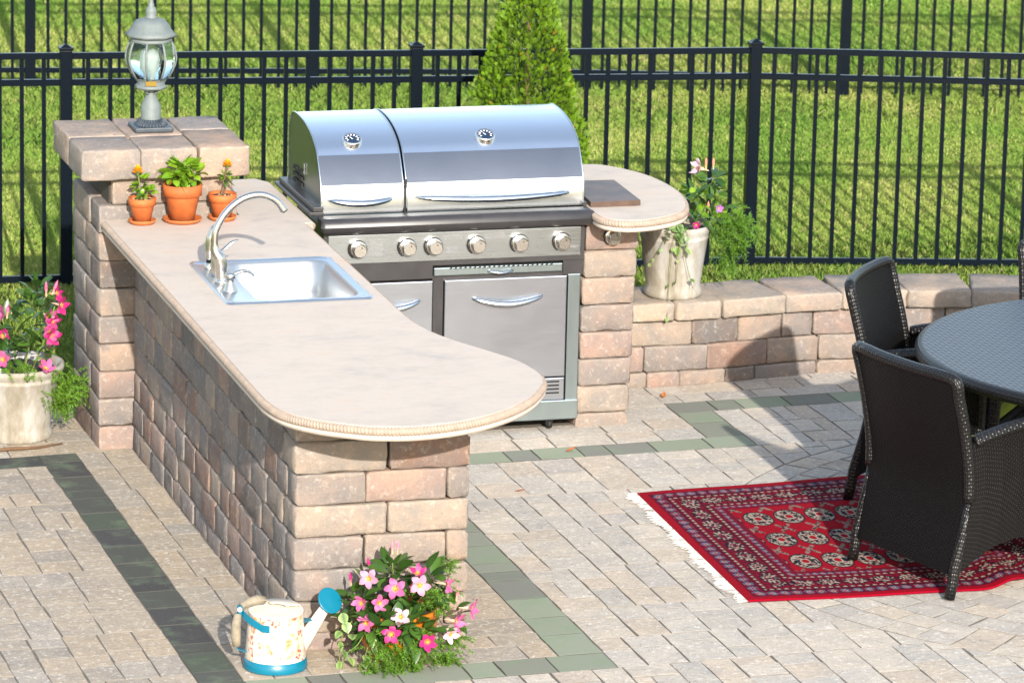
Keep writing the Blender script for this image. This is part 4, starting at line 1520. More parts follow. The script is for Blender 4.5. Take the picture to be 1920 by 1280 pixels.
# ---- front flower pot (against the end of the wall)
fpx, fpy = 0.335, -0.165
FP = Vector((fpx, fpy, gz(fpx, fpy)))
front = thing('potted_plant', 'round amber pot of pink mandevilla flowers and fern at the foot of the wall end', 'potted plant', FP)
MB().lathe([(0, 0.002), (.085, .002), (.112, .03), (.132, .08), (.138, .13), (.136, .165), (.146, .172), (.146, .186), (.132, .188), (.126, .17)], 40).build('pot', M_AMBER, front)
MB().lathe([(.128, .165), (.06, .175), (0, .172)], 20).build('soil', M_SOIL, front)
def fpos(u, v, dep):
    """offset in metres from the pot, from picture offsets measured at this depth"""
    # centre of the pot base at about (745,1222)
    return CR * ((u - 742) / 490.0) + CF * dep + Vector((0, 0, (1230 - v) / 476.0 - dep * .25))
fl = [(692, 1092, -.06, PALE, 0, (-.2, -1, .25)), (738, 1107, -.08, MIDP, 0, (0, -1, .45)), (780, 1101, -.07, PALE, 0, (.1, -1, .35)),
      (679, 1134, -.10, MIDP, 2, (-.5, -1, .1)), (714, 1132, -.12, MIDP, 1, (.3, -1, .2)), (749, 1153, -.15, WHITE, 0, (0, -1, .4)),
      (689, 1167, -.13, MIDP, 1, (-.3, -1, .1)), (734, 1183, -.17, HOT, 0, (0, -1, .35)), (796, 1196, -.15, HOT, 2, (.2, -1, .1)),
      (830, 1098, -.02, MIDP, 1, (1.1, -.45, .1)), (873, 1139, -.02, MIDP, 1, (1.2, -.3, .1)), (847, 1163, -.06, MIDP, 2, (.9, -.6, 0)), (836, 1185, -.08, WHITE, 1, (.6, -1, 0)),
      (775, 1078, -.02, HOT, 2, (.1, -.5, .8))]
for u, v, dep, c, k, f in fl:
    add_flower(front, fpos(u, v, dep - .05), CR * f[0] - CF * (-f[1]) + Vector((0, 0, f[2])), c, k, rnd.uniform(.74, .90), rnd.uniform(0, 6))
for u, v, d in ((731, 1052, (0, 0, 1)), (739, 1052, (.1, 0, 1)), (694, 1082, (-.2, 0, 1)), (662, 1108, (-.1, 0, 1)), (761, 1122, (.1, -.2, 1)), (841, 1130, (.1, 0, 1))):
    add_bud(front, fpos(u, v, -.02), d, HOT if u < 700 else (0.75, 0.20, 0.28, 1))
P = lambda u, v, d: fpos(u, v, d)
leafy(front, LEAVES, [(P(735, 1085, 0.0), (.05, .05, .05)), (P(700, 1120, 0.0), (.08, .06, .05)), (P(740, 1140, -.02), (.09, .07, .06)), (P(780, 1140, -.02), (.09, .07, .07)), (P(790, 1090, 0.0), (.05, .05, .04)), (P(730, 1170, -.07), (.09, .05, .05)), (P(830, 1150, 0), (.05, .05, .04)), (P(670, 1130, 0), (.05, .05, .05)), (P(680, 1160, -.06), (.05, .05, .05)), (P(735, 1175, -.17), (.08, .02, .04)), (P(760, 1165, -.17), (.07, .02, .03)), (P(715, 1165, -.14), (.06, .03, .04)), (P(760, 1170, -.15), (.06, .03, .04)), (P(700, 1170, -.12), (.05, .03, .04)), (P(780, 1180, -.14), (.05, .03, .04))], 250, 4, sc=(.75, 1.15))
fern_mass(front, [(P(745, 1215, -.15), (.055, .02, .035), (0, -.5, -.6), 60), (P(740, 1245, -.17), (.03, .02, .02), (0, -.4, -1), 26), (P(700, 1252, -.15), (.03, .02, .012), (-.2, -.5, -.6), 22), (P(800, 1120, -.03), (.04, .03, .035), (.3, -.4, .3), 36), (P(815, 1225, -.06), (.025, .03, .03), (.7, -.3, -.6), 26), (P(830, 1195, -.04), (.02, .02, .02), (1, -.2, 0), 10), (P(822, 1072, 0), (.012, .012, .012), (.5, -.2, .5), 7), (P(775, 1200, -.14), (.04, .02, .03), (.2, -.6, -.3), 24)], 5)
rr = random.Random(15)
for (u, v) in ((650, 1150), (655, 1165), (648, 1182), (645, 1200), (652, 1215), (646, 1235), (662, 1228), (655, 1262), (675, 1250), (684, 1236), (688, 1222), (700, 1205), (702, 1192), (672, 1268), (682, 1258), (660, 1205), (668, 1188), (712, 1215)):
    o = link('ivy_leaf', rr.choice(IVY), front, P(u, v, -.14 + rr.uniform(-.03, .03)))
    orient(o, CR * rr.uniform(-.8, .6) - CF * .6 + Vector((0, 0, rr.uniform(-.9, .2))), roll=rr.uniform(-.6, .6))
    o.scale = (1.15,) * 3
m = MB()
for pts in ([(690, 1180, -.12), (676, 1205, -.14), (655, 1225, -.14), (650, 1262, -.13)], [(700, 1185, -.13), (692, 1215, -.16), (684, 1245, -.15), (676, 1270, -.14)], [(670, 1160, -.1), (652, 1185, -.12), (646, 1215, -.12), (646, 1240, -.12)], [(735, 1180, -.05), (735, 1120, -.02), (731, 1060, -.02)], [(780, 1180, -.04), (815, 1150, -.02), (838, 1140, -.02)]):
    m.tube(catmull([P(*q) for q in pts], 4), .0022, 5)
m.build('stems', M_STEM, front)

# ---- left white pot
lp = Vector((-0.432, 3.20, gz(-.43, 3.2)))
left = thing('potted_plant', 'weathered white planter of hot pink flowers standing left of the stone column', 'potted plant', lp)
big_pot(left, .150, .205, .315)
def lpos(u, v, dep):
    return CR * ((u - 28) / 432.0) + CF * dep + Vector((0, 0, (808 - v) / 420.0 - dep * .25))
for u, v, dep, c, k, f in ((107, 551, 0, HOT, 1, (1, -.4, .2)), (116, 573, -.02, HOT, 1, (.9, -.6, 0)), (93, 593, -.03, MIDP, 2, (.8, -.7, -.1)), (100, 604, -.03, HOT, 1, (.7, -.8, -.3)), (99, 630, -.05, HOT, 1, (.6, -1, 0)), (94, 622, -.04, MIDP, 2, (.2, -1, .2)),
                           (91, 682, -.15, MIDP, 2, (.3, -.6, .8)), (3, 590, 0, MIDP, 2, (-1, -.4, 0)), (8, 630, -.05, HOT, 2, (-.2, -1, .2)), (12, 672, -.14, MIDP, 2, (-.2, -1, .2))):
    add_flower(left, lpos(u, v, dep), CR * f[0] + CF * f[1] + Vector((0, 0, f[2])), c, k, rnd.uniform(.85, 1.05), rnd.uniform(0, 6))
for u, v, d in ((95, 556, (.4, 0, 1)), (85, 560, (0, 0, 1)), (15, 600, (.1, 0, 1))):
    add_bud(left, lpos(u, v, -.02), d, (0.70, 0.14, 0.28, 1), 1.25)
Q = lpos
leafy(left, LEAVES, [(Q(65, 570, 0), (.05, .05, .06)), (Q(50, 610, 0), (.09, .08, .07)), (Q(20, 620, 0), (.10, .08, .08)), (Q(40, 655, -.05), (.12, .09, .06)), (Q(80, 640, -.02), (.06, .06, .05)), (Q(10, 660, -.06), (.1, .08, .06)), (Q(70, 548, 0), (.03, .03, .04))], 140, 24, sc=(.65, 1.05))
fern_mass(left, [(Q(105, 715, -.05), (.035, .04, .035), (.7, -.3, -.4), 46), (Q(135, 715, .0), (.028, .03, .03), (.8, 0, -.3), 34), (Q(30, 692, -.17), (.09, .02, .012), (0, -.5, .1), 24), (Q(110, 745, -.02), (.025, .03, .02), (.5, -.2, -.8), 20)], 25, L=.05)
m = MB()
for pts in ([(45, 700, -.03), (55, 640, 0), (70, 580, 0), (95, 545, 0)], [(40, 700, 0), (60, 620, 0), (75, 560, 0)], [(20, 700, 0), (15, 640, 0), (5, 595, 0)], [(60, 690, -.03), (80, 640, -.02), (100, 575, -.02)]):
    m.tube(catmull([Q(*q) for q in pts], 5), .003, 5)
m.build('stems', M_STEM, left)

# ---- right white pot on the seat wall
rp = Vector((2.494, 3.455, ST + .001))
rightp = thing('potted_plant', 'white planter of trailing ivy and a single pale bloom on the low seat wall', 'potted plant', rp)
big_pot(rightp, .122, .162, .318)
def rpos(u, v, dep):
    return CR * ((u - 1262) / 440.0) + CF * dep + Vector((0, 0, (555 - v) / 428.0 - dep * .25))
T = rpos
add_flower(rightp, T(1300, 314, 0), CR * -.8 - CF * .5 + Vector((0, 0, .3)), WHITE, 2, 1.0)
add_flower(rightp, T(1277, 405, -.1), CR * -.3 - CF + Vector((0, 0, .2)), MIDP, 2, .7)
add_flower(rightp, T(1301, 425, -.14), -CF, HOT, 2, .45)
add_flower(rightp, T(1346, 391, -.02), CR * .5 - CF, (0.45, 0.14, 0.55, 1), 2, .5)
for u, v in ((1318, 318), (1332, 318), (1325, 400)):
    add_bud(rightp, T(u, v, 0), (0, 0, 1), (0.72, 0.25, 0.16, 1))
leafy(rightp, LEAVES, [(T(1328, 335, 0), (.03, .04, .05)), (T(1325, 355, 0), (.06, .05, .05)), (T(1310, 385, 0), (.07, .06, .06)), (T(1330, 400, -.03), (.07, .06, .05)), (T(1300, 420, -.06), (.07, .05, .03)), (T(1270, 425, -.06), (.08, .06, .03)), (T(1295, 375, .05), (.04, .04, .06))], 72, 34, sc=(.6, .95))
leafy(rightp, LEAFB, [(T(1310, 375, -.03), (.05, .05, .05)), (T(1340, 415, 0), (.05, .05, .04)), (T(1275, 365, .08), (.02, .02, .05))], 24, 35)
fern_mass(rightp, [(T(1365, 420, 0), (.045, .04, .03), (.6, -.1, .1), 46), (T(1372, 450, 0), (.03, .03, .03), (.5, -.1, -.7), 40), (T(1395, 420, .0), (.02, .03, .015), (1, 0, -.1), 16), (T(1360, 480, .0), (.02, .03, .02), (.1, 0, -1), 22)], 36, L=.05)
rr = random.Random(37)
m = MB()
trails = ([(1268, 425, -.17), (1258, 455, -.175), (1254, 500, -.16), (1252, 555, -.14), (1250, 600, -.19)], [(1250, 430, -.17), (1238, 460, -.17), (1222, 490, -.155), (1212, 500, -.15)], [(1270, 430, -.17), (1268, 470, -.17), (1266, 530, -.145)], [(1280, 432, -.17), (1286, 455, -.17), (1280, 480, -.165), (1298, 545, -.14)])
for pts in trails:
    c = catmull([T(*q) for q in pts], 6)
    m.tube(c, .0013, 5)
    for k in range(0, len(c), 4):
        o = link('ivy_leaf', rr.choice(IVY), rightp, c[k] - CF * .006)
        orient(o, CR * rr.uniform(-.8, .8) - CF * .4 + Vector((0, 0, rr.uniform(-.9, .1))), roll=rr.uniform(-.6, .6))
        o.scale = (rr.uniform(.4, .75),) * 3
m.build('stems', M_STEM, rightp)
for u, v in ((1245, 425), (1255, 435), (1262, 445), (1270, 452), (1274, 440), (1266, 425), (1248, 450), (1276, 462), (1240, 440), (1258, 418), (1268, 466), (1282, 470)):
    o = link('ivy_leaf', rr.choice(IVY), rightp, T(u, v, -.175))
    orient(o, CR * rr.uniform(-.8, .8) - CF * .5 + Vector((0, 0, rr.uniform(-.9, .3))), roll=rr.uniform(-.6, .6))
    o.scale = (1.2,) * 3

# ---- three terracotta pots on the counter
def terracotta(x, y, r, h, lab, slab):
    sa = MB().lathe([(0, .0015), (r * .86, .0015), (r * .98, .012), (r * 1.0, .018), (r * .94, .018), (r * .86, .009), (0, .009)], 32).build('pot_saucer', M_SAUCER, None, (x, y, ZT))
    tag(sa, slab, 'saucer', 'terracotta saucers under the counter pots')
    t = thing('potted_plant', lab, 'potted plant', (x, y, ZT + .0095), group='terracotta pots on the counter')
    rb = r * .62
    MB().lathe([(0, 0), (rb, 0), (r * .86, h * .68), (r * .865, h * .685), (r * .985, h * .69), (r, h), (r * .90, h), (r * .86, h * .85)], 36).build('pot', M_TERRA, t)
    MB().lathe([(r * .88, h * .88), (r * .4, h * .92), (0, h * .91)], 20).build('soil', M_SOIL, t)
    return t
def marigold(root, p, sc, seed):
    rr = random.Random(seed)
    m = MB()
    for ring in range(4):
        n = 10 - ring * 2
        for k in range(n):
            a = 2 * math.pi * k / n + ring * .4
            el = .1 + ring * .38
            d = Vector((math.cos(a) * math.cos(el), math.sin(a) * math.cos(el), math.sin(el)))
            s = d.cross(Vector((0, 0, 1))).normalized()
            L = .020 * (1 - ring * .12)
            z = Vector((0, 0, .004))
            m.add([z * ring, z * ring + d * L * .7 + s * .007, z * ring + d * L + z, z * ring + d * L * .7 - s * .007], [(0, 1, 2, 3)], 0, None, [(1, 1, 1, 0)] * 4)
    m.tube([(0, 0, -.012), (0, 0, .004)], [.003, .007], 8, cols=[(.1, .2, .03, 1)] * 2)
    o = link('flower', m.mesh('flower', M_PETAL, True), root, p)
    o.scale = (sc,) * 3
    o.color = (0.86, 0.36, 0.01, 1)
def pebble_bits(root, r, z, n, seed):
    rr = random.Random(seed)
    m = MB()
    for _ in range(n):
        a, q, s = rr.uniform(0, 6.28), r * math.sqrt(rr.random()), rr.uniform(.003, .006)
        m.lathe([(0, -s * .6), (s, -s * .2), (s * .8, s * .4), (0, s * .7)], 7, c=(q * math.cos(a), q * math.sin(a), z))
    o = m.build('soil_lumps', mat_plain('soil_lump', lin(150, 130, 105), 0.9, var=.3, vscale=90), root)
    o['kind'] = 'stuff'
t1 = terracotta(.018, 2.795, .056, .098, 'small terracotta pot with an orange marigold nearest the counter corner', 'small terracotta saucer under the marigold pot nearest the counter corner')
m = MB()
m.tube(catmull([(.0, 0, .085), (-.01, 0, .12), (-.012, 0, .16), (-.018, 0, .195)], 4), .003, 6)
m.tube(catmull([(.01, 0, .085), (.02, 0, .11), (.03, 0, .14)], 4), .003, 6)
m.build('stems', M_STEM, t1)
leafy(t1, LEAFB, [((.0, 0, .13), (.04, .03, .03)), ((.0, 0, .15), (.035, .03, .03)), ((.02, -.01, .115), (.03, .03, .02))], 30, 51, sc=(.6, 1.0))
leafy(t1, LEAVES, [((.0, 0, .135), (.03, .03, .03))], 10, 52, sc=(.35, .5))
marigold(t1, (-.018, 0, .20), 1.25, 1)
pebble_bits(t1, .042, .092, 14, 3)
t2 = terracotta(.184, 2.800, .080, .148, 'largest terracotta pot, with a bushy green succulent, in the middle of three', 'largest terracotta saucer, under the bushy succulent pot')
leafy(t2, LEAFB, [((.0, 0, .185), (.06, .05, .04)), ((-.03, -.02, .185), (.04, .04, .03)), ((.03, 0, .19), (.04, .04, .04)), ((.0, .0, .215), (.045, .04, .03))], 110, 53, sc=(.9, 1.35))
MB().tube([(0, 0, .13), (0, 0, .19)], .006, 6).build('stems', M_STEM, t2)
t3 = terracotta(.352, 2.812, .058, .100, 'small terracotta pot with a thin leggy marigold behind the faucet', 'small terracotta saucer behind the faucet under the leggy marigold')
m = MB()
m.tube(catmull([(.0, 0, .088), (.012, 0, .12), (.008, 0, .16), (.018, 0, .205)], 4), .004, 6)
m.tube(catmull([(-.006, 0, .085), (-.004, 0, .10), (.006, 0, .125)], 4), .006, 6)
m.build('stems', M_BARK, t3)
leafy(t3, LEAFB, [((.014, 0, .17), (.022, .02, .025))], 14, 55, sc=(.45, .75))
leafy(t3, LEAVES, [((.014, 0, .165), (.02, .02, .03))], 8, 56, sc=(.3, .45))
marigold(t3, (.020, 0, .212), 1.1, 2)
pebble_bits(t3, .042, .094, 12, 4)

# ------------------------------------------------------------------ watering can
cx, cy = -0.100, -0.160
can = thing('watering_can', 'cream floral watering can with turquoise trim and rose beside the amber flower pot', 'watering can', (cx, cy, gz(cx, cy)))
MB().lathe([(0, .003), (.111, .003), (.112, .006), (.1085, .038), (.106, .040)], 40).build('base_band', M_TEAL, can)
MB().lathe([(.1065, .038), (.102, .10), (.097, .17), (.094, .200)], 40).build('body', M_FLORAL, can)
m = MB()
m.lathe([(.094, .200), (.0955, .203), (.0955, .207), (.092, .209), (.090, .206), (.080, .2045), (.02, .206), (0, .206)], 40)
grid = []
for i in range(9):
    a = R(-5 + 110 * i / 8)       # raised half lid at the back
    grid.append([(.091 * math.cos(a), .091 * math.sin(a), .206), (.080 * math.cos(a), .080 * math.sin(a), .222), (.035 * math.cos(a), .035 * math.sin(a), .218)])
m.sheet(grid, .002)
m.build('lid', M_CREAM, can)
nd = Vector((1.0, -0.12, 0)).normalized()
p0, p1 = nd * .075 + Vector((0, 0, .055)), nd * .178 + Vector((0, 0, .220))
MB().tube([p0, p0.lerp(p1, .5), p1], [.030, .023, .017], 18).build('spout', M_CREAM, can)
dv = (p1 - p0).normalized()
rose_n = (Vector((nd.x * .35, -0.75, .55))).normalized()
mt = rose_n.to_track_quat('Z', 'Y').to_matrix().to_4x4()
rc = p1 + dv * .016
m = MB()
m.lathe([(.014, -.022), (.044, -.004), (.048, .002), (.046, .006)] + [(.044 - .0022 * k, .006 + .003 * k / 20 + (.0009 if k % 2 else -.0009)) for k in range(20)] + [(0, .009)], 36, c=rc, mat=mt)
for k in range(1, 5):
    q = .0095 * k
    for j in range(4 * k + 4):
        a = 2 * math.pi * j / (4 * k + 4)
        m.lathe([(.0016, .0075), (.0008, .0098), (0, .0098)], 6, c=rc + (mt @ Vector((q * math.cos(a), q * math.sin(a), .0006))), mat=mt)
m.build('rose', M_TEAL, can)
m = MB()
b0 = Vector((.088 * nd.x, .088 * nd.y, .165))
b1 = p0.lerp(p1, .70)
side = Vector((-nd.y, nd.x, 0)) * .016
m.sheet([[b0 - side * 1.6, b0 + side * 1.6], [b0.lerp(b1, .5) - side, b0.lerp(b1, .5) + side], [b1 - side * .5, b1 + side * .5]], .003)
m.build('brace', M_TEAL, can)
hb = -nd
m = MB()
def strap(pts, wd):
    g = []
    for p in pts:
        g.append([Vector(p) - Vector((0, 1, 0)) * wd, Vector(p) + Vector((0, 1, 0)) * wd])
    m.sheet(g, .003)
# turquoise strap: from the front of the body round to the handle knuckle
pts = []
for k in range(9):
    a = R(245 - 8 * k)
    q = .1005 + max(0, k - 3) * .004
    pts.append((q * math.cos(a), q * math.sin(a), .165 + max(0, k - 2) * .0065))
g = [[Vector(p) + Vector((0, 0, -.013)), Vector(p) + Vector((0, 0, .013))] for p in pts]
m.sheet(g, .003)
k0 = Vector((-.128, -.012, .214))
g = [[Vector(pts[-1]) + Vector((0, 0, -.013)), Vector(pts[-1]) + Vector((0, 0, .013))], [k0 + Vector((0.006, 0, -.016)), k0 + Vector((0.006, 0, .016))], [k0 + Vector((-.006, .02, -.016)), k0 + Vector((-.006, .02, .016))]]
m.sheet(g, .003)
m.build('handle_bracket', M_TEAL, can)
m = MB()
m.sheet([[(-.100, -.012, .062), (-.100, .012, .062)], [(-.135, -.012, .075), (-.135, .012, .075)], [(-.140, -.012, .088), (-.140, .012, .088)]], .003)
m.build('handle_bracket', M_TEAL, can)
MB().tube([(-.137, 0, .085), (-.141, 0, .12), (-.140, 0, .16), (-.134, 0, .20)], [.014, .0175, .0165, .013], 14).build('rear_grip', M_WOOD, can)
MB().tube([(-.120, .012, .222), (-.090, .022, .232), (-.058, .034, .236), (-.030, .044, .230)], [.013, .0165, .0165, .014], 14).build('top_grip', M_WOOD, can)
MB().lathe([(0, -.004), (.008, -.003), (.009, .002), (.006, .007), (0, .008)], 14, c=k0 + Vector((-.004, -.006, .006)), mat=Matrix.Rotation(R(90), 4, 'X')).build('rivet', M_WHITE, can)

# ------------------------------------------------------------------ rug
RA, RB, RC_, RD = Vector((1.783, 1.664)), Vector((1.732, 0.148)), Vector((2.668, 1.691)), Vector((2.449, 0.086))
def rug():
    root = thing('oriental_rug', 'red patterned oriental rug with white fringe lying under the wicker chairs', 'rug')
    NX, NY = 420, 340
    LXr, LYr = 1.36, 1.54
    s = np.linspace(0, LXr, NX)
    t = np.linspace(0, LYr, NY)
    Sg, Tg = np.meshgrid(s, t, indexing='ij')
    rs = np.random.RandomState(4)
    col = np.zeros((NX, NY, 3))
    red, dred, navy, cream, blue, rose = [np.array(lin(*c)[:3]) for c in ((132, 0, 22), (98, 3, 30), (14, 11, 28), (150, 138, 122), (84, 92, 116), (104, 26, 48))]
    col[:] = red
    dT = np.minimum(Tg, LYr - Tg)
    dS = np.minimum(Sg, LXr - Sg)
    BS, BT = 0.285, 0.33
    border_ = (dS < BS) | (dT < BT)
    inl = np.minimum(dS / BS, dT / BT)             # 0 at the edge, 1 at the field
    sside = (dS / BS) <= (dT / BT)
    along = np.where(sside, Tg, Sg)
    noise_ = rs.rand(NX // 2 + 1, NY // 2 + 1).repeat(2, 0).repeat(2, 1)[:NX, :NY]
    def put(mask, c, a=1.0):
        col[mask] = col[mask] * (1 - a) + c * a
    put(border_ & (inl > .12), dred, .75)
    def rowpat(lo, hi, per_s, per_t, style):
        m0 = border_ & (inl > lo) & (inl < hi)
        per = np.where(sside, per_t, per_s)
        ph = (along / per) % 1.0 - .5
        v = (inl - (lo + hi) / 2) / ((hi - lo) / 2)
        rr_ = np.sqrt((ph * 2) ** 2 + v ** 2)
        ang = np.arctan2(v, ph * 2)
        if style == 'med':
            put(m0 & (rr_ < .92 + .1 * np.sin(12 * ang)), navy, .9)
            put(m0 & (rr_ < .74 + .20 * np.sin(10 * ang)) & (rr_ > .40) & (noise_ > .50), cream)
            put(m0 & (rr_ < .42), rose)
            put(m0 & (rr_ < .34) & (noise_ > .55), cream)
            put(m0 & (rr_ < .16), navy)
            put(m0 & (np.abs(ph) > .465), navy, .8)
        elif style == 'motif':
            put(m0 & (np.abs(v) < .9) & (noise_ > .45), navy, .8)
            put(m0 & (rr_ < .85) & (np.abs(np.sin(4 * ang)) > .4) & (noise_ > .25), blue)
            put(m0 & (rr_ < .4), cream, .8)
            put(m0 & (rr_ < .22), red)
        elif style == 'dots':
            put(m0 & (np.abs(v) < .95) & (noise_ > .35), navy, .85)
            put(m0 & (rr_ < .6), cream, .9)
        elif style == 'line':
            put(m0, navy, .9)
    rowpat(.115, .135, .1, .1, 'line')
    rowpat(.135, .30, .046, .062, 'motif')
    rowpat(.30, .32, .1, .1, 'line')
    rowpat(.335, .40, .028, .036, 'dots')
    rowpat(.41, .425, .1, .1, 'line')
    rowpat(.43, .70, .104, .150, 'med')
    rowpat(.705, .72, .1, .1, 'line')
    rowpat(.735, .80, .028, .036, 'dots')
    rowpat(.81, .825, .1, .1, 'line')
    rowpat(.84, .93, .030, .045, 'motif')
    rowpat(.95, .965, .1, .1, 'line')
    # field: offset rows of guls with cross shaped fillers, scalloped edge
    fld = ~border_
    px, py = 0.126, 0.300
    fs_, ft = Sg - BS - .075, Tg - BT - .155
    row = np.round(ft / py)
    ox = (fs_ / px) - np.round(fs_ / px)
    oy = ft / py - row
    rr_ = np.sqrt((ox / .46) ** 2 + (oy / .33) ** 2)
    ang = np.arctan2(oy, ox)
    put(fld & (rr_ < 1.0), navy)
    put(fld & (rr_ < .90), cream)
    put(fld & (rr_ < .88) & (noise_ > .50), navy)
    put(fld & (rr_ < .62) & (np.abs(np.sin(2 * ang)) < .55), navy, .9)
    put(fld & (rr_ < .60) & (np.abs(np.sin(2 * ang)) > .75) & (noise_ > .5), rose)
    put(fld & (rr_ < .34), cream)
    put(fld & (rr_ < .24), red)
    ox2 = (fs_ / px - .5) - np.round(fs_ / px - .5)
    oy2 = (ft / py - .5) - np.round(ft / py - .5)
    cross = ((np.abs(ox2) - np.abs(oy2) * 1.3) ** 2 < .006) & (np.maximum(np.abs(ox2), np.abs(oy2) * 1.3) < .24)
    put(fld & cross & (noise_ > .3), np.array(lin(120, 110, 100)[:3]), .8)
    put(fld & cross & (noise_ < .3), navy, .9)
    col *= (0.88 + 0.24 * rs.rand(NX, NY))[..., None]
    # shape: straight left side, far corner rounded and rippling where it runs under the chair
    wob = .004
    U = Sg / 0.90
    far = RA[None, None, :] if False else None
    X = np.zeros_like(Sg)
    Y = np.zeros_like(Sg)
    v = 1 - Tg / LYr                       # 1 at the far edge... t=0 is far
    ax = RA.x + Sg * math.cos(.030)
    ay = RA.y + Sg * .030
    bx = RB.x + Sg * .996
    by = RB.y + Sg * (-.085) + np.clip(Sg - .86, 0, None) ** 2 * 2.0
    k = Tg / LYr
    X = ax * (1 - k) + bx * k
    Y = ay * (1 - k) + by * k
    rip = .020 * np.exp(-((Sg - 1.02) / .07) ** 2) * np.clip((k - .55) / .3, 0, 1)
    Z = (-0.059 + 0.014 * X - 0.012 * Y) + .010 + rip + .0016 * np.sin(Sg * 9 + Tg * 5)
    co = np.stack([X, Y, Z], -1).reshape(-1, 3)
    idx = np.arange(NX * NY).reshape(NX, NY)
    quads = np.stack([idx[:-1, :-1], idx[:-1, 1:], idx[1:, 1:], idx[1:, :-1]], -1).reshape(-1, 4)
    # skirt gives the rug its thickness
    rim = np.concatenate([idx[0, :], idx[1:, -1], idx[-1, -2::-1], idx[-2:0:-1, 0]])
    low_ = co[rim].copy()
    low_[:, 2] -= .008
    nb = len(co)
    m_ = len(rim)
    ar = np.arange(m_)
    sk = np.stack([rim, nb + ar, nb + (ar + 1) % m_, rim[(ar + 1) % m_]], -1)
    co = np.vstack([co, low_])
    quads = np.vstack([quads, sk])
    cc = np.vstack([col.reshape(-1, 3), np.tile(dred, (m_, 1))])
    me = bpy.data.meshes.new('pile')
    me.vertices.add(len(co))
    me.vertices.foreach_set('co', co.ravel())
    me.loops.add(quads.size)
    me.loops.foreach_set('vertex_index', quads.ravel())
    me.polygons.add(len(quads))
    me.polygons.foreach_set('loop_start', np.arange(0, quads.size, 4))
    me.polygons.foreach_set('use_smooth', np.ones(len(quads), bool))
    me.update(calc_edges=True)
    ca = me.color_attributes.new('col', 'FLOAT_COLOR', 'POINT')
    ca.data.foreach_set('color', np.hstack([cc, np.ones((len(cc), 1))]).astype(np.float32).ravel())
    me.materials.append(M_RUG)
    link('pile', me, root)
    rr = random.Random(8)
    m = MB()
    for i in range(520):
        k = i / 519
        x, y = RA.x * (1 - k) + RB.x * k, RA.y * (1 - k) + RB.y * k
        L = rr.uniform(.030, .056) * (1.0 + .25 * math.sin(i * .06))
        dy = rr.uniform(-.014, .014)
        w_ = rr.uniform(.0012, .0022)
        z = gz(x, y) + .006
        m.add([(x + .004, y - w_, z + .002), (x + .004, y + w_, z + .002), (x - L * .6, y + w_ + dy * .4, z + rr.uniform(0, .005)), (x - L, y + dy, z), (x - L * .6, y - w_ + dy * .4, z + rr.uniform(0, .005))], [(0, 1, 2, 3, 4)], smooth=False)
    o = m.build('fringe', M_FRINGE, root)
    o['kind'] = 'stuff'
rug()

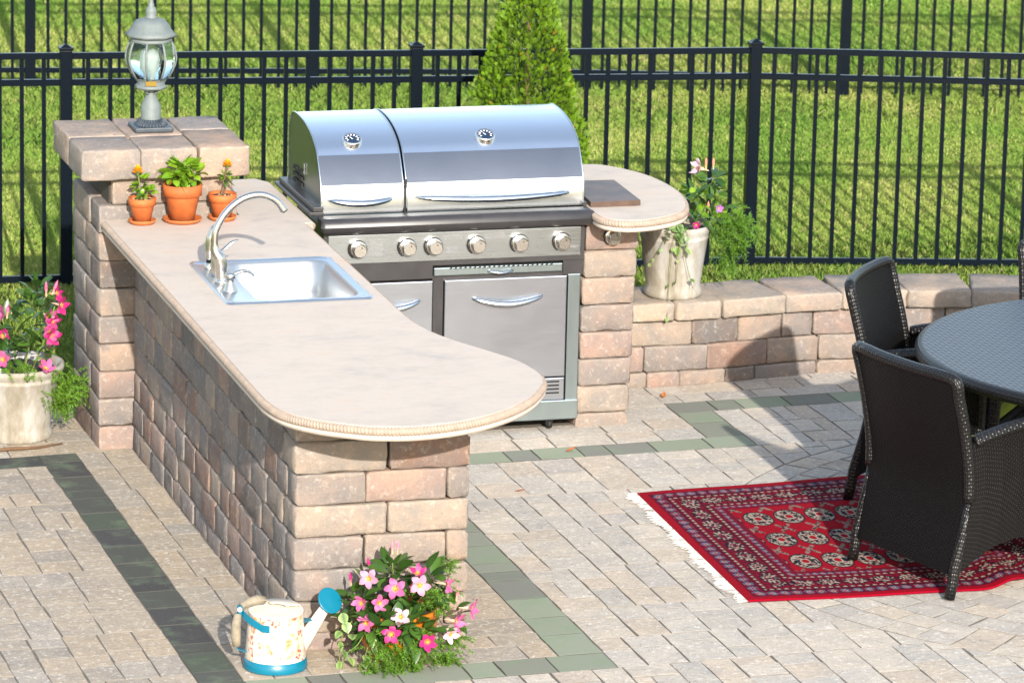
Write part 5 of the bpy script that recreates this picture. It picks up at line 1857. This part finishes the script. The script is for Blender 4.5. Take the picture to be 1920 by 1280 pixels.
# ------------------------------------------------------------------ wicker chairs and table
def wicker_chair(label, loc, rotz, sc=1.0, width=.60, back_h=.83):
    """local x = across, y = forwards; origin between the rear feet"""
    t = thing('wicker_armchair', label, 'chair', loc, rotz, 'black wicker armchairs around the table')
    hw = width / 2
    def prof(z):          # how far forward the back stands at height z
        pts = [(0, 0.0), (.10, .010), (.25, .045), (.38, .068), (.50, .058), (.65, .025), (.83, -.025), (1, -.07)]
        for (z0, y0), (z1, y1) in zip(pts, pts[1:]):
            if z <= z1:
                return y0 + (y1 - y0) * (z - z0) / (z1 - z0)
        return pts[-1][1]
    def bow(u, z):        # the back is dished
        return -0.030 * (1 - u * u) * min(1, max(0, (z - .30) / .25))
    zs = [.085, .16, .25, .33, .40, .48, .58, .68, .76, back_h]
    us = [-1, -.75, -.5, -.25, 0, .25, .5, .75, 1]
    MB().sheet([[(u * (hw - .012), prof(z) + bow(u, z), z) for u in us] for z in zs], .022).build('backrest', M_WICK, t)
    m = MB()
    rim = [(-hw + .012, prof(z) , z) for z in (.36, .45, .55, .65, .75, back_h - .012)] + [(u * (hw - .012), prof(back_h) + bow(u, back_h), back_h) for u in us[1:-1]] + [(hw - .012, prof(z), z) for z in (back_h - .012, .75, .65, .55, .45, .36)]
    m.tube(catmull(rim, 3), .0215, 12)
    m.build('back_rim', M_WICKRIM, t)
    for s in (-1, 1):
        # side panel with arched hem
        ys = [0.0, .08, .18, .28, .38, .48, .56]
        def hem(y):
            q = (y - .02) / .54
            return .085 + .11 * math.sin(math.pi * min(1, max(0, q))) ** .7
        def top(y):
            return .575 + .055 * math.sin(min(1, y / .5) * math.pi / 2)
        grid = []
        for i in range(8):
            f = i / 7
            row = []
            for y in ys:
                z = hem(y) + (top(y) - hem(y)) * f
                yy = y + (prof(z) if y < .05 else prof(z) * max(0, 1 - y / .3))
                row.append((s * (hw - .012 + .006 * math.sin(math.pi * f)), yy, z))
            grid.append(row)
        MB().sheet(grid, .022).build('side_panel', M_WICK, t)
        arm = [(s * (hw - .012), .075, .58), (s * (hw - .010), .15, .600), (s * (hw - .008), .28, .622), (s * (hw - .008), .42, .632), (s * (hw - .008), .53, .628), (s * (hw - .008), .575, .60), (s * (hw - .010), .578, .45), (s * (hw - .012), .565, .25), (s * (hw - .012), .562, .10)]
        MB().tube(catmull(arm, 4), .024, 12).build('armrest', M_WICKRIM, t)
        MB().tube([(s * (hw - .014), -.004, 0.0), (s * (hw - .014), .006, .05), (s * (hw - .014), .016, .12), (s * (hw - .014), .050, .26), (s * (hw - .014), .07, .38)], [.020, .021, .022, .018, .014], 12).build('leg', M_WICKRIM, t)
        MB().tube([(s * (hw - .014), .565, 0.0), (s * (hw - .014), .562, .12)], [.020, .022], 12).build('leg', M_WICKRIM, t)
    MB().box(-hw + .02, hw - .02, .06, .57, .30, .36, bev=.012).build('seat', M_WICK, t)
    MB().box(-hw + .04, hw - .04, .09, .57, .362, .425, bev=.02).build('cushion', M_CUSH, t)
    MB().sheet([[(-hw + .02, .565, .18), (0, .565, .22), (hw - .02, .565, .18)], [(-hw + .02, .565, .33), (0, .565, .33), (hw - .02, .565, .33)]], .02).build('front_apron', M_WICK, t)
    t.scale = (sc,) * 3
    return t
def face(d):
    return math.atan2(d[1], d[0]) - math.pi / 2
ZR = lambda x, y: gz(x, y) + .011
wicker_chair('nearest black wicker armchair seen from behind, standing on the red rug', (2.372, .272, ZR(2.372, .272)), face((.955, .297)), width=.61)
wicker_chair('black wicker armchair beyond the nearest one, its inner back lit, against the seat wall', (2.715, 1.555, ZR(2.715, 1.555)), face((.78, -.62)), width=.52, back_h=.86)
wicker_chair('black wicker armchair across the table, only its back edge in view', (3.835, 2.06, gz(3.835, 2.06)), face((-.12, -1)), width=.58)

TB = Vector((3.555, .66))
tbl = thing('wicker_table', 'large round black wicker dining table with woven top', 'table', (TB.x, TB.y, gz(TB.x, TB.y)))
TR, TZ = .950, .70 - gz(TB.x, TB.y)
def disc(m, R_, z, mi=0):
    rings = [R_ * k / 24 for k in range(25)]
    vs, uv, fs = [(0, 0, z)], [(0, 0)], []
    n = 72
    for r_ in rings[1:]:
        for k in range(n):
            a = 2 * math.pi * k / n
            vs.append((r_ * math.cos(a), r_ * math.sin(a), z))
            uv.append((r_ * math.cos(a), r_ * math.sin(a)))
    for k in range(n):
        fs.append((0, 1 + k, 1 + (k + 1) % n))
    for i in range(len(rings) - 2):
        for k in range(n):
            fs.append((1 + i * n + k, 1 + (i + 1) * n + k, 1 + (i + 1) * n + (k + 1) % n, 1 + i * n + (k + 1) % n))
    m.add(vs, fs, mi, uv)
m = MB()
disc(m, TR - .030, TZ)
m.build('tabletop', M_WICKTOP, tbl)
MB().lathe([(TR - .030, TZ), (TR - .014, TZ - .003), (TR - .003, TZ - .014), (TR, TZ - .026), (TR - .004, TZ - .042), (TR - .018, TZ - .05), (TR - .06, TZ - .05), (.1, TZ - .05)], 96).build('table_rim', M_WICKRIM, tbl)
for k in range(4):
    a = R(35 + 90 * k)
    c_, s_ = math.cos(a), math.sin(a)
    MB().tube(catmull([(.52 * c_, .52 * s_, TZ - .05), (.40 * c_, .40 * s_, .5), (.30 * c_, .30 * s_, .33), (.36 * c_, .36 * s_, .15), (.50 * c_, .50 * s_, .0)], 5), .032, 12).build('leg', M_WICKRIM, tbl)
MB().lathe([(.30, .30), (.31, .33), (.30, .36), (.02, .36)], 32).build('lower_shelf', M_WICK, tbl)

# ------------------------------------------------------------------ fences
def fence(name, label, a, b, za, zb, posts, hi, pitch=.1035, rails=(1.0, .875, -.05), pw=.056, pk=.0190, rh=.029, grp=None):
    """a,b: (x,y) ends; za/zb = top-rail height at both ends"""
    t = thing(name, label, 'fence', (a[0], a[1], LAWN_Z), 0, grp)
    A, B = Vector((*a, 0)), Vector((*b, 0))
    d = (B - A)
    L = d.length
    ang = math.atan2(d.y, d.x)
    t.rotation_euler = (0, 0, ang)
    zt = lambda s: za + (zb - za) * s / L - LAWN_Z
    for k, nm in ((0, 'top_rail'), (1, 'rail'), (2, 'bottom_rail')):
        f = lambda s: (zt(s) - (rails[0] - rails[k]) if k < 2 else rails[2] - LAWN_Z)
        m = MB()
        w_ = rh * .55
        vs = []
        for s in (0, L):
            z = f(s)
            vs += [(s, -w_ / 1, z - rh / 2), (s, w_ / 1, z - rh / 2), (s, w_ / 1, z + rh / 2 - .006), (s, w_ * .55, z + rh / 2), (s, -w_ * .55, z + rh / 2), (s, -w_ / 1, z + rh / 2 - .006)]
        m.add(vs, [(i, (i + 1) % 6, 6 + (i + 1) % 6, 6 + i) for i in range(6)] + [(0, 1, 2, 3, 4, 5), (11, 10, 9, 8, 7, 6)], smooth=False)
        m.build(nm, M_FENCE, t)
    pm = MB().box(-pw / 2, pw / 2, -pw / 2, pw / 2, 0, 1.0, bev=.003).mesh('post', M_FENCE)
    cm = MB().box(-pw / 2 - .006, pw / 2 + .006, -pw / 2 - .006, pw / 2 + .006, 0, .014, bev=.003).add([(-.026, -.026, .014), (.026, -.026, .014), (.026, .026, .014), (-.026, .026, .014), (0, 0, .030)], [(0, 1, 4), (1, 2, 4), (2, 3, 4), (3, 0, 4)], smooth=False).mesh('post_cap', M_FENCE)
    for s in posts:
        p = link('post', pm, t, (s, 0, 0))
        hgt = zt(s) + hi
        p.scale = (1, 1, hgt)
        c = link('post_cap', cm, p, (0, 0, 1.0))
        c.scale = (1, 1, 1 / hgt)
    km = MB().box(-pk / 2, pk / 2, -pk / 2, pk / 2, 0, 1.0).mesh('picket', M_FENCE)
    ps = sorted(posts)
    edges_ = [(q, r_) for q, r_ in zip(ps, ps[1:])]
    if ps[0] > .1:
        edges_.insert(0, (ps[0] - round(ps[0] / pitch) * pitch - pitch, ps[0]))
    if L - ps[-1] > .1:
        edges_.append((ps[-1], L))
    for q, r_ in edges_:
        n_ = max(1, int(round((r_ - q) / pitch)))
        for k in range(1, n_):
            s = q + (r_ - q) * k / n_
            if 0 < s < L:
                o = link('picket', km, t, (s, 0, .015))
                o.scale = (1, 1, zt(s) - .015 - .002)
    return t
# left run: from beyond the left edge to the corner post
C0 = Vector((3.569, 5.566))
u_ = Vector((3.569 - .24, 5.566 - 5.775)).normalized()
A0 = Vector((.252, 5.774)) - u_ * 1.665
Lr = (C0 - A0).length
fence('metal_fence', 'black metal picket fence behind the grill, running left from its corner post', A0, C0, 1.022, .982, [0.02, 1.665, 1.665 + 1.662, Lr], .028)
v_ = Vector((4.856 - 3.668, 5.288 - 5.553)).normalized()
B1 = C0 + v_ * 3.4
fence('metal_fence', 'black metal picket fence behind the seat wall, running right from the corner post', C0 + v_ * .03, B1, .982, .945, [1.72, 3.38], .02)
# the farther fence of the neighbouring garden
G0, G1, G2 = Vector((-1.6, 11.18)), Vector((4.13, 10.18)), Vector((8.6, 8.95))
dG = (G1 - G0).length
BACKPOSTS = [dG - 4.86, dG - 3.226, dG - 1.59, dG]
fence('metal_fence', 'farther black metal fence across the lawn, left stretch behind the lantern', G0, G1, 1.1, 1.1, BACKPOSTS, .03, pitch=.1010, rails=(1.0, .875, .012), pw=.062, pk=.0185)
fence('metal_fence', 'farther black metal fence across the lawn, right stretch behind the corner post', G1, G2, 1.1, 1.1, [1.51, 3.15], .03, pitch=.1010, rails=(1.0, .875, .012), pw=.062, pk=.0185)

# ------------------------------------------------------------------ arborvitae
def arborvitae(x, y):
    t = thing('arborvitae', 'bright green cone-shaped arborvitae growing behind the grill', 'tree', (x, y, LAWN_Z))
    MB().tube([(0, 0, -.02), (.005, 0, .4), (0, .005, .9), (.0, 0, 1.40)], [.03, .025, .016, .006], 10).build('trunk', M_BARK, t)
    rr = random.Random(12)
    prof = [(0.02, .20), (.2, .27), (.5, .285), (.80, .275), (.95, .245), (1.10, .225), (1.25, .185), (1.40, .135), (1.52, .08), (1.62, .015)]
    def rad(z, a):
        for (z0, r0), (z1, r1) in zip(prof, prof[1:]):
            if z <= z1:
                q = r0 + (r1 - r0) * (z - z0) / (z1 - z0)
                break
        else:
            q = .01
        q *= 1 + .22 * mnoise.noise(Vector((math.cos(a) * 2.2, math.sin(a) * 2.2, z * 4.0))) + .16 * mnoise.noise(Vector((math.cos(a) * 5, math.sin(a) * 5, z * 11.0)))
        return q
    m = MB()
    for _ in range(18000):
        z = .02 + 1.58 * (1 - math.sqrt(rr.random())) * .999 if rr.random() < .6 else rr.uniform(.02, 1.6)
        a = rr.uniform(0, 2 * math.pi)
        full = rad(z, a)
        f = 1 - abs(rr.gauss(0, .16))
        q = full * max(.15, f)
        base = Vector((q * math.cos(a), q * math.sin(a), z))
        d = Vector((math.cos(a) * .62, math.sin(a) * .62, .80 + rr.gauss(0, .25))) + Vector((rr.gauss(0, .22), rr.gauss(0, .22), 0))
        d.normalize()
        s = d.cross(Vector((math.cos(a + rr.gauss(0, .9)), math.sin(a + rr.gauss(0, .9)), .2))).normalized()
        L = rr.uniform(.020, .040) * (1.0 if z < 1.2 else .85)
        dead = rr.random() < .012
        lite = (.50 + .70 * max(0, (f - .7) / .3)) * rr.uniform(.75, 1.25)  # inner sprays darker: shade inside the crown is put into the colour
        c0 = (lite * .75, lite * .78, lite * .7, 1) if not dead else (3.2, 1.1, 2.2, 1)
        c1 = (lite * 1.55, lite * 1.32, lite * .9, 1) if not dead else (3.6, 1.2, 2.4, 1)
        o = base - d * L * .6
        w_ = .0026
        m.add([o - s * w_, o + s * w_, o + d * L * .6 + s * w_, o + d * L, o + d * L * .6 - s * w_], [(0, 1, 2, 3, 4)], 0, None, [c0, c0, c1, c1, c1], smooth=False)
        for k in range(3):
            p = o + d * L * (.15 + .24 * k)
            ll = L * (.52 - .10 * k)
            for sg in (-1, 1):
                e = (d * .75 + s * sg * .7).normalized()
                nn = (d * .7 - s * sg * .75).normalized() * .0024
                m.add([p - nn * .4, p + e * ll * .6 - nn, p + e * ll, p + e * ll * .6 + nn], [(0, 1, 2, 3)], 0, None, [c0, c1, c1, c1], smooth=False)
    link('crown', m.mesh('crown', M_THUJA, True), t)
arborvitae(2.245, 4.93)
# small leafy weed right of the tree
wd = thing('garden_plant', 'small light green leafy plant beside the arborvitae and the half-round counter', 'plant', (2.50, 4.55, LAWN_Z))
rr = random.Random(77)
LONG = [leaf_mesh('leaf', .13, .022, .25, .35, M_LEAFB, 6)]
MB().tube([(0, 0, 0), (.01, 0, .3), (0, 0, .66)], [.006, .005, .003], 6).build('stems', M_STEM, wd)
for k in range(22):
    a = rr.uniform(0, 6.28)
    z = rr.uniform(.2, .66)
    o = link('leaf', LONG[0], wd, (.005, 0, z))
    orient(o, (math.cos(a), math.sin(a), rr.uniform(.3, 1.2)))

# ------------------------------------------------------------------ grass
def grass(name, areas, seed):
    rs = np.random.RandomState(seed)
    V, C = [], []
    for (x0, x1, y0, y1, dens, hmin, hmax, shade) in areas:
        n_ = int((x1 - x0) * (y1 - y0) * dens)
        x = rs.uniform(x0, x1, n_)
        y = rs.uniform(y0, y1, n_)
        # keep what the camera (with some margin) can see
        q = np.stack([x - CAMPOS.x, y - CAMPOS.y, np.full(n_, LAWN_Z - CAMPOS.z)], -1)
        zc = q @ np.array(fwd)
        u = 960 + FPX * (q @ np.array(r2)) / zc
        keep = (u > -260) & (u < 2180)
        x, y = x[keep], y[keep]
        n_ = len(x)
        patch = np.array([mnoise.noise(Vector((a * .9, b * .55, 0))) + .6 * mnoise.noise(Vector((a * 2.7, b * 1.9, 5.0))) + .15 * mnoise.noise(Vector((a * 7, b * 5, 9.0))) for a, b in zip(x, y)])
        h = rs.uniform(hmin, hmax, n_) * (1 + .25 * patch)
        a = rs.uniform(0, 2 * np.pi, n_)
        lean = rs.uniform(.15, .95, n_) * h
        wv = rs.uniform(.0018, .0036, n_)
        dx, dy = np.cos(a), np.sin(a)
        b = np.stack([x, y, np.full(n_, LAWN_Z - .002)], -1)
        sd = np.stack([-dy * wv, dx * wv, np.zeros(n_)], -1)
        mid = b + np.stack([dx * lean * .35, dy * lean * .35, h * .6], -1)
        tip = b + np.stack([dx * lean, dy * lean, h], -1)
        V.append(np.stack([b - sd, b + sd, mid + sd * .8, tip, mid - sd * .8], 1).reshape(-1, 3))
        g = np.clip(.5 + .75 * patch + rs.normal(0, .12, n_), 0, 1)[:, None]
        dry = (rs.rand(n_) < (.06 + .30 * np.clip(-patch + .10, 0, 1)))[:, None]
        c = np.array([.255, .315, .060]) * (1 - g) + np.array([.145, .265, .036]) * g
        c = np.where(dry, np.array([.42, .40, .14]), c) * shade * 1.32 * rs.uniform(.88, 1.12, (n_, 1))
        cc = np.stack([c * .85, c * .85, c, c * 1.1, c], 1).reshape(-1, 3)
        C.append(cc)
    V, C = np.vstack(V), np.vstack(C)
    nb = len(V) // 5
    me = bpy.data.meshes.new(name)
    me.vertices.add(len(V))
    me.vertices.foreach_set('co', V.astype(np.float32).ravel())
    me.loops.add(nb * 5)
    me.loops.foreach_set('vertex_index', np.arange(nb * 5, dtype=np.int32))
    me.polygons.add(nb)
    me.polygons.foreach_set('loop_start', np.arange(0, nb * 5, 5, dtype=np.int32))
    me.update(calc_edges=True)
    ca = me.color_attributes.new('col', 'FLOAT_COLOR', 'POINT')
    ca.data.foreach_set('color', np.hstack([C, np.ones((len(C), 1))]).astype(np.float32).ravel())
    me.materials.append(M_GRASS)
    o = link(name, me)
    o['kind'] = 'stuff'
    o['label'] = 'mown green lawn grass beyond the patio and between the fences'
    print('blades', nb)
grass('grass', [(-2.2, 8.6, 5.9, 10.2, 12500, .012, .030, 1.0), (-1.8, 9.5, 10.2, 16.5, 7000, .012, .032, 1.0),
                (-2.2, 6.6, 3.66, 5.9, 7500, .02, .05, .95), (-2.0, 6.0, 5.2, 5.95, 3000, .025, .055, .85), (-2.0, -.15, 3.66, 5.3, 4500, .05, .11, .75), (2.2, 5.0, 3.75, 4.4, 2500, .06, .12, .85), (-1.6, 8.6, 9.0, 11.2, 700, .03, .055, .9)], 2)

# small things on the paving
rr = random.Random(99)
tw = MB().tube([(-.62, 2.935, 0), (-.5, 2.95, .003), (-.38, 2.96, 0), (-.27, 3.0, .002)], [.006, .008, .006, .003], 7)
tw.add([], [])
o = link('twig', tw.mesh('twig', M_BARK), None, (0, 0, gz(-.45, 2.95) + .008))
tag(o, 'thin brown stick lying on the paving in front of the left white planter', 'stick')
def dry_leaf(x, y, L, rot, lab):
    me = leaf_mesh('dry_leaf', L, L * .45, .35, -.3, M_DRY, 4)
    o = link('dry_leaf', me, None, (x, y, gz(x, y) + .004), (0, 0, rot))
    tag(o, lab, 'dry leaf')
M_DRY = mat_plain('dry_leaf', lin(150, 88, 40), .7, var=.3, vscale=60)
dry_leaf(1.70, 2.37, .050, .3, 'small curled brown leaf on the green-grey paver border in front of the grill')
dry_leaf(1.33, 1.83, .045, -.4, 'small reddish dry leaf on the pale paving between counter and rug')
dry_leaf(2.36, 3.13, .050, 1.2, 'small tan dry leaf lying near the foot of the seat wall')
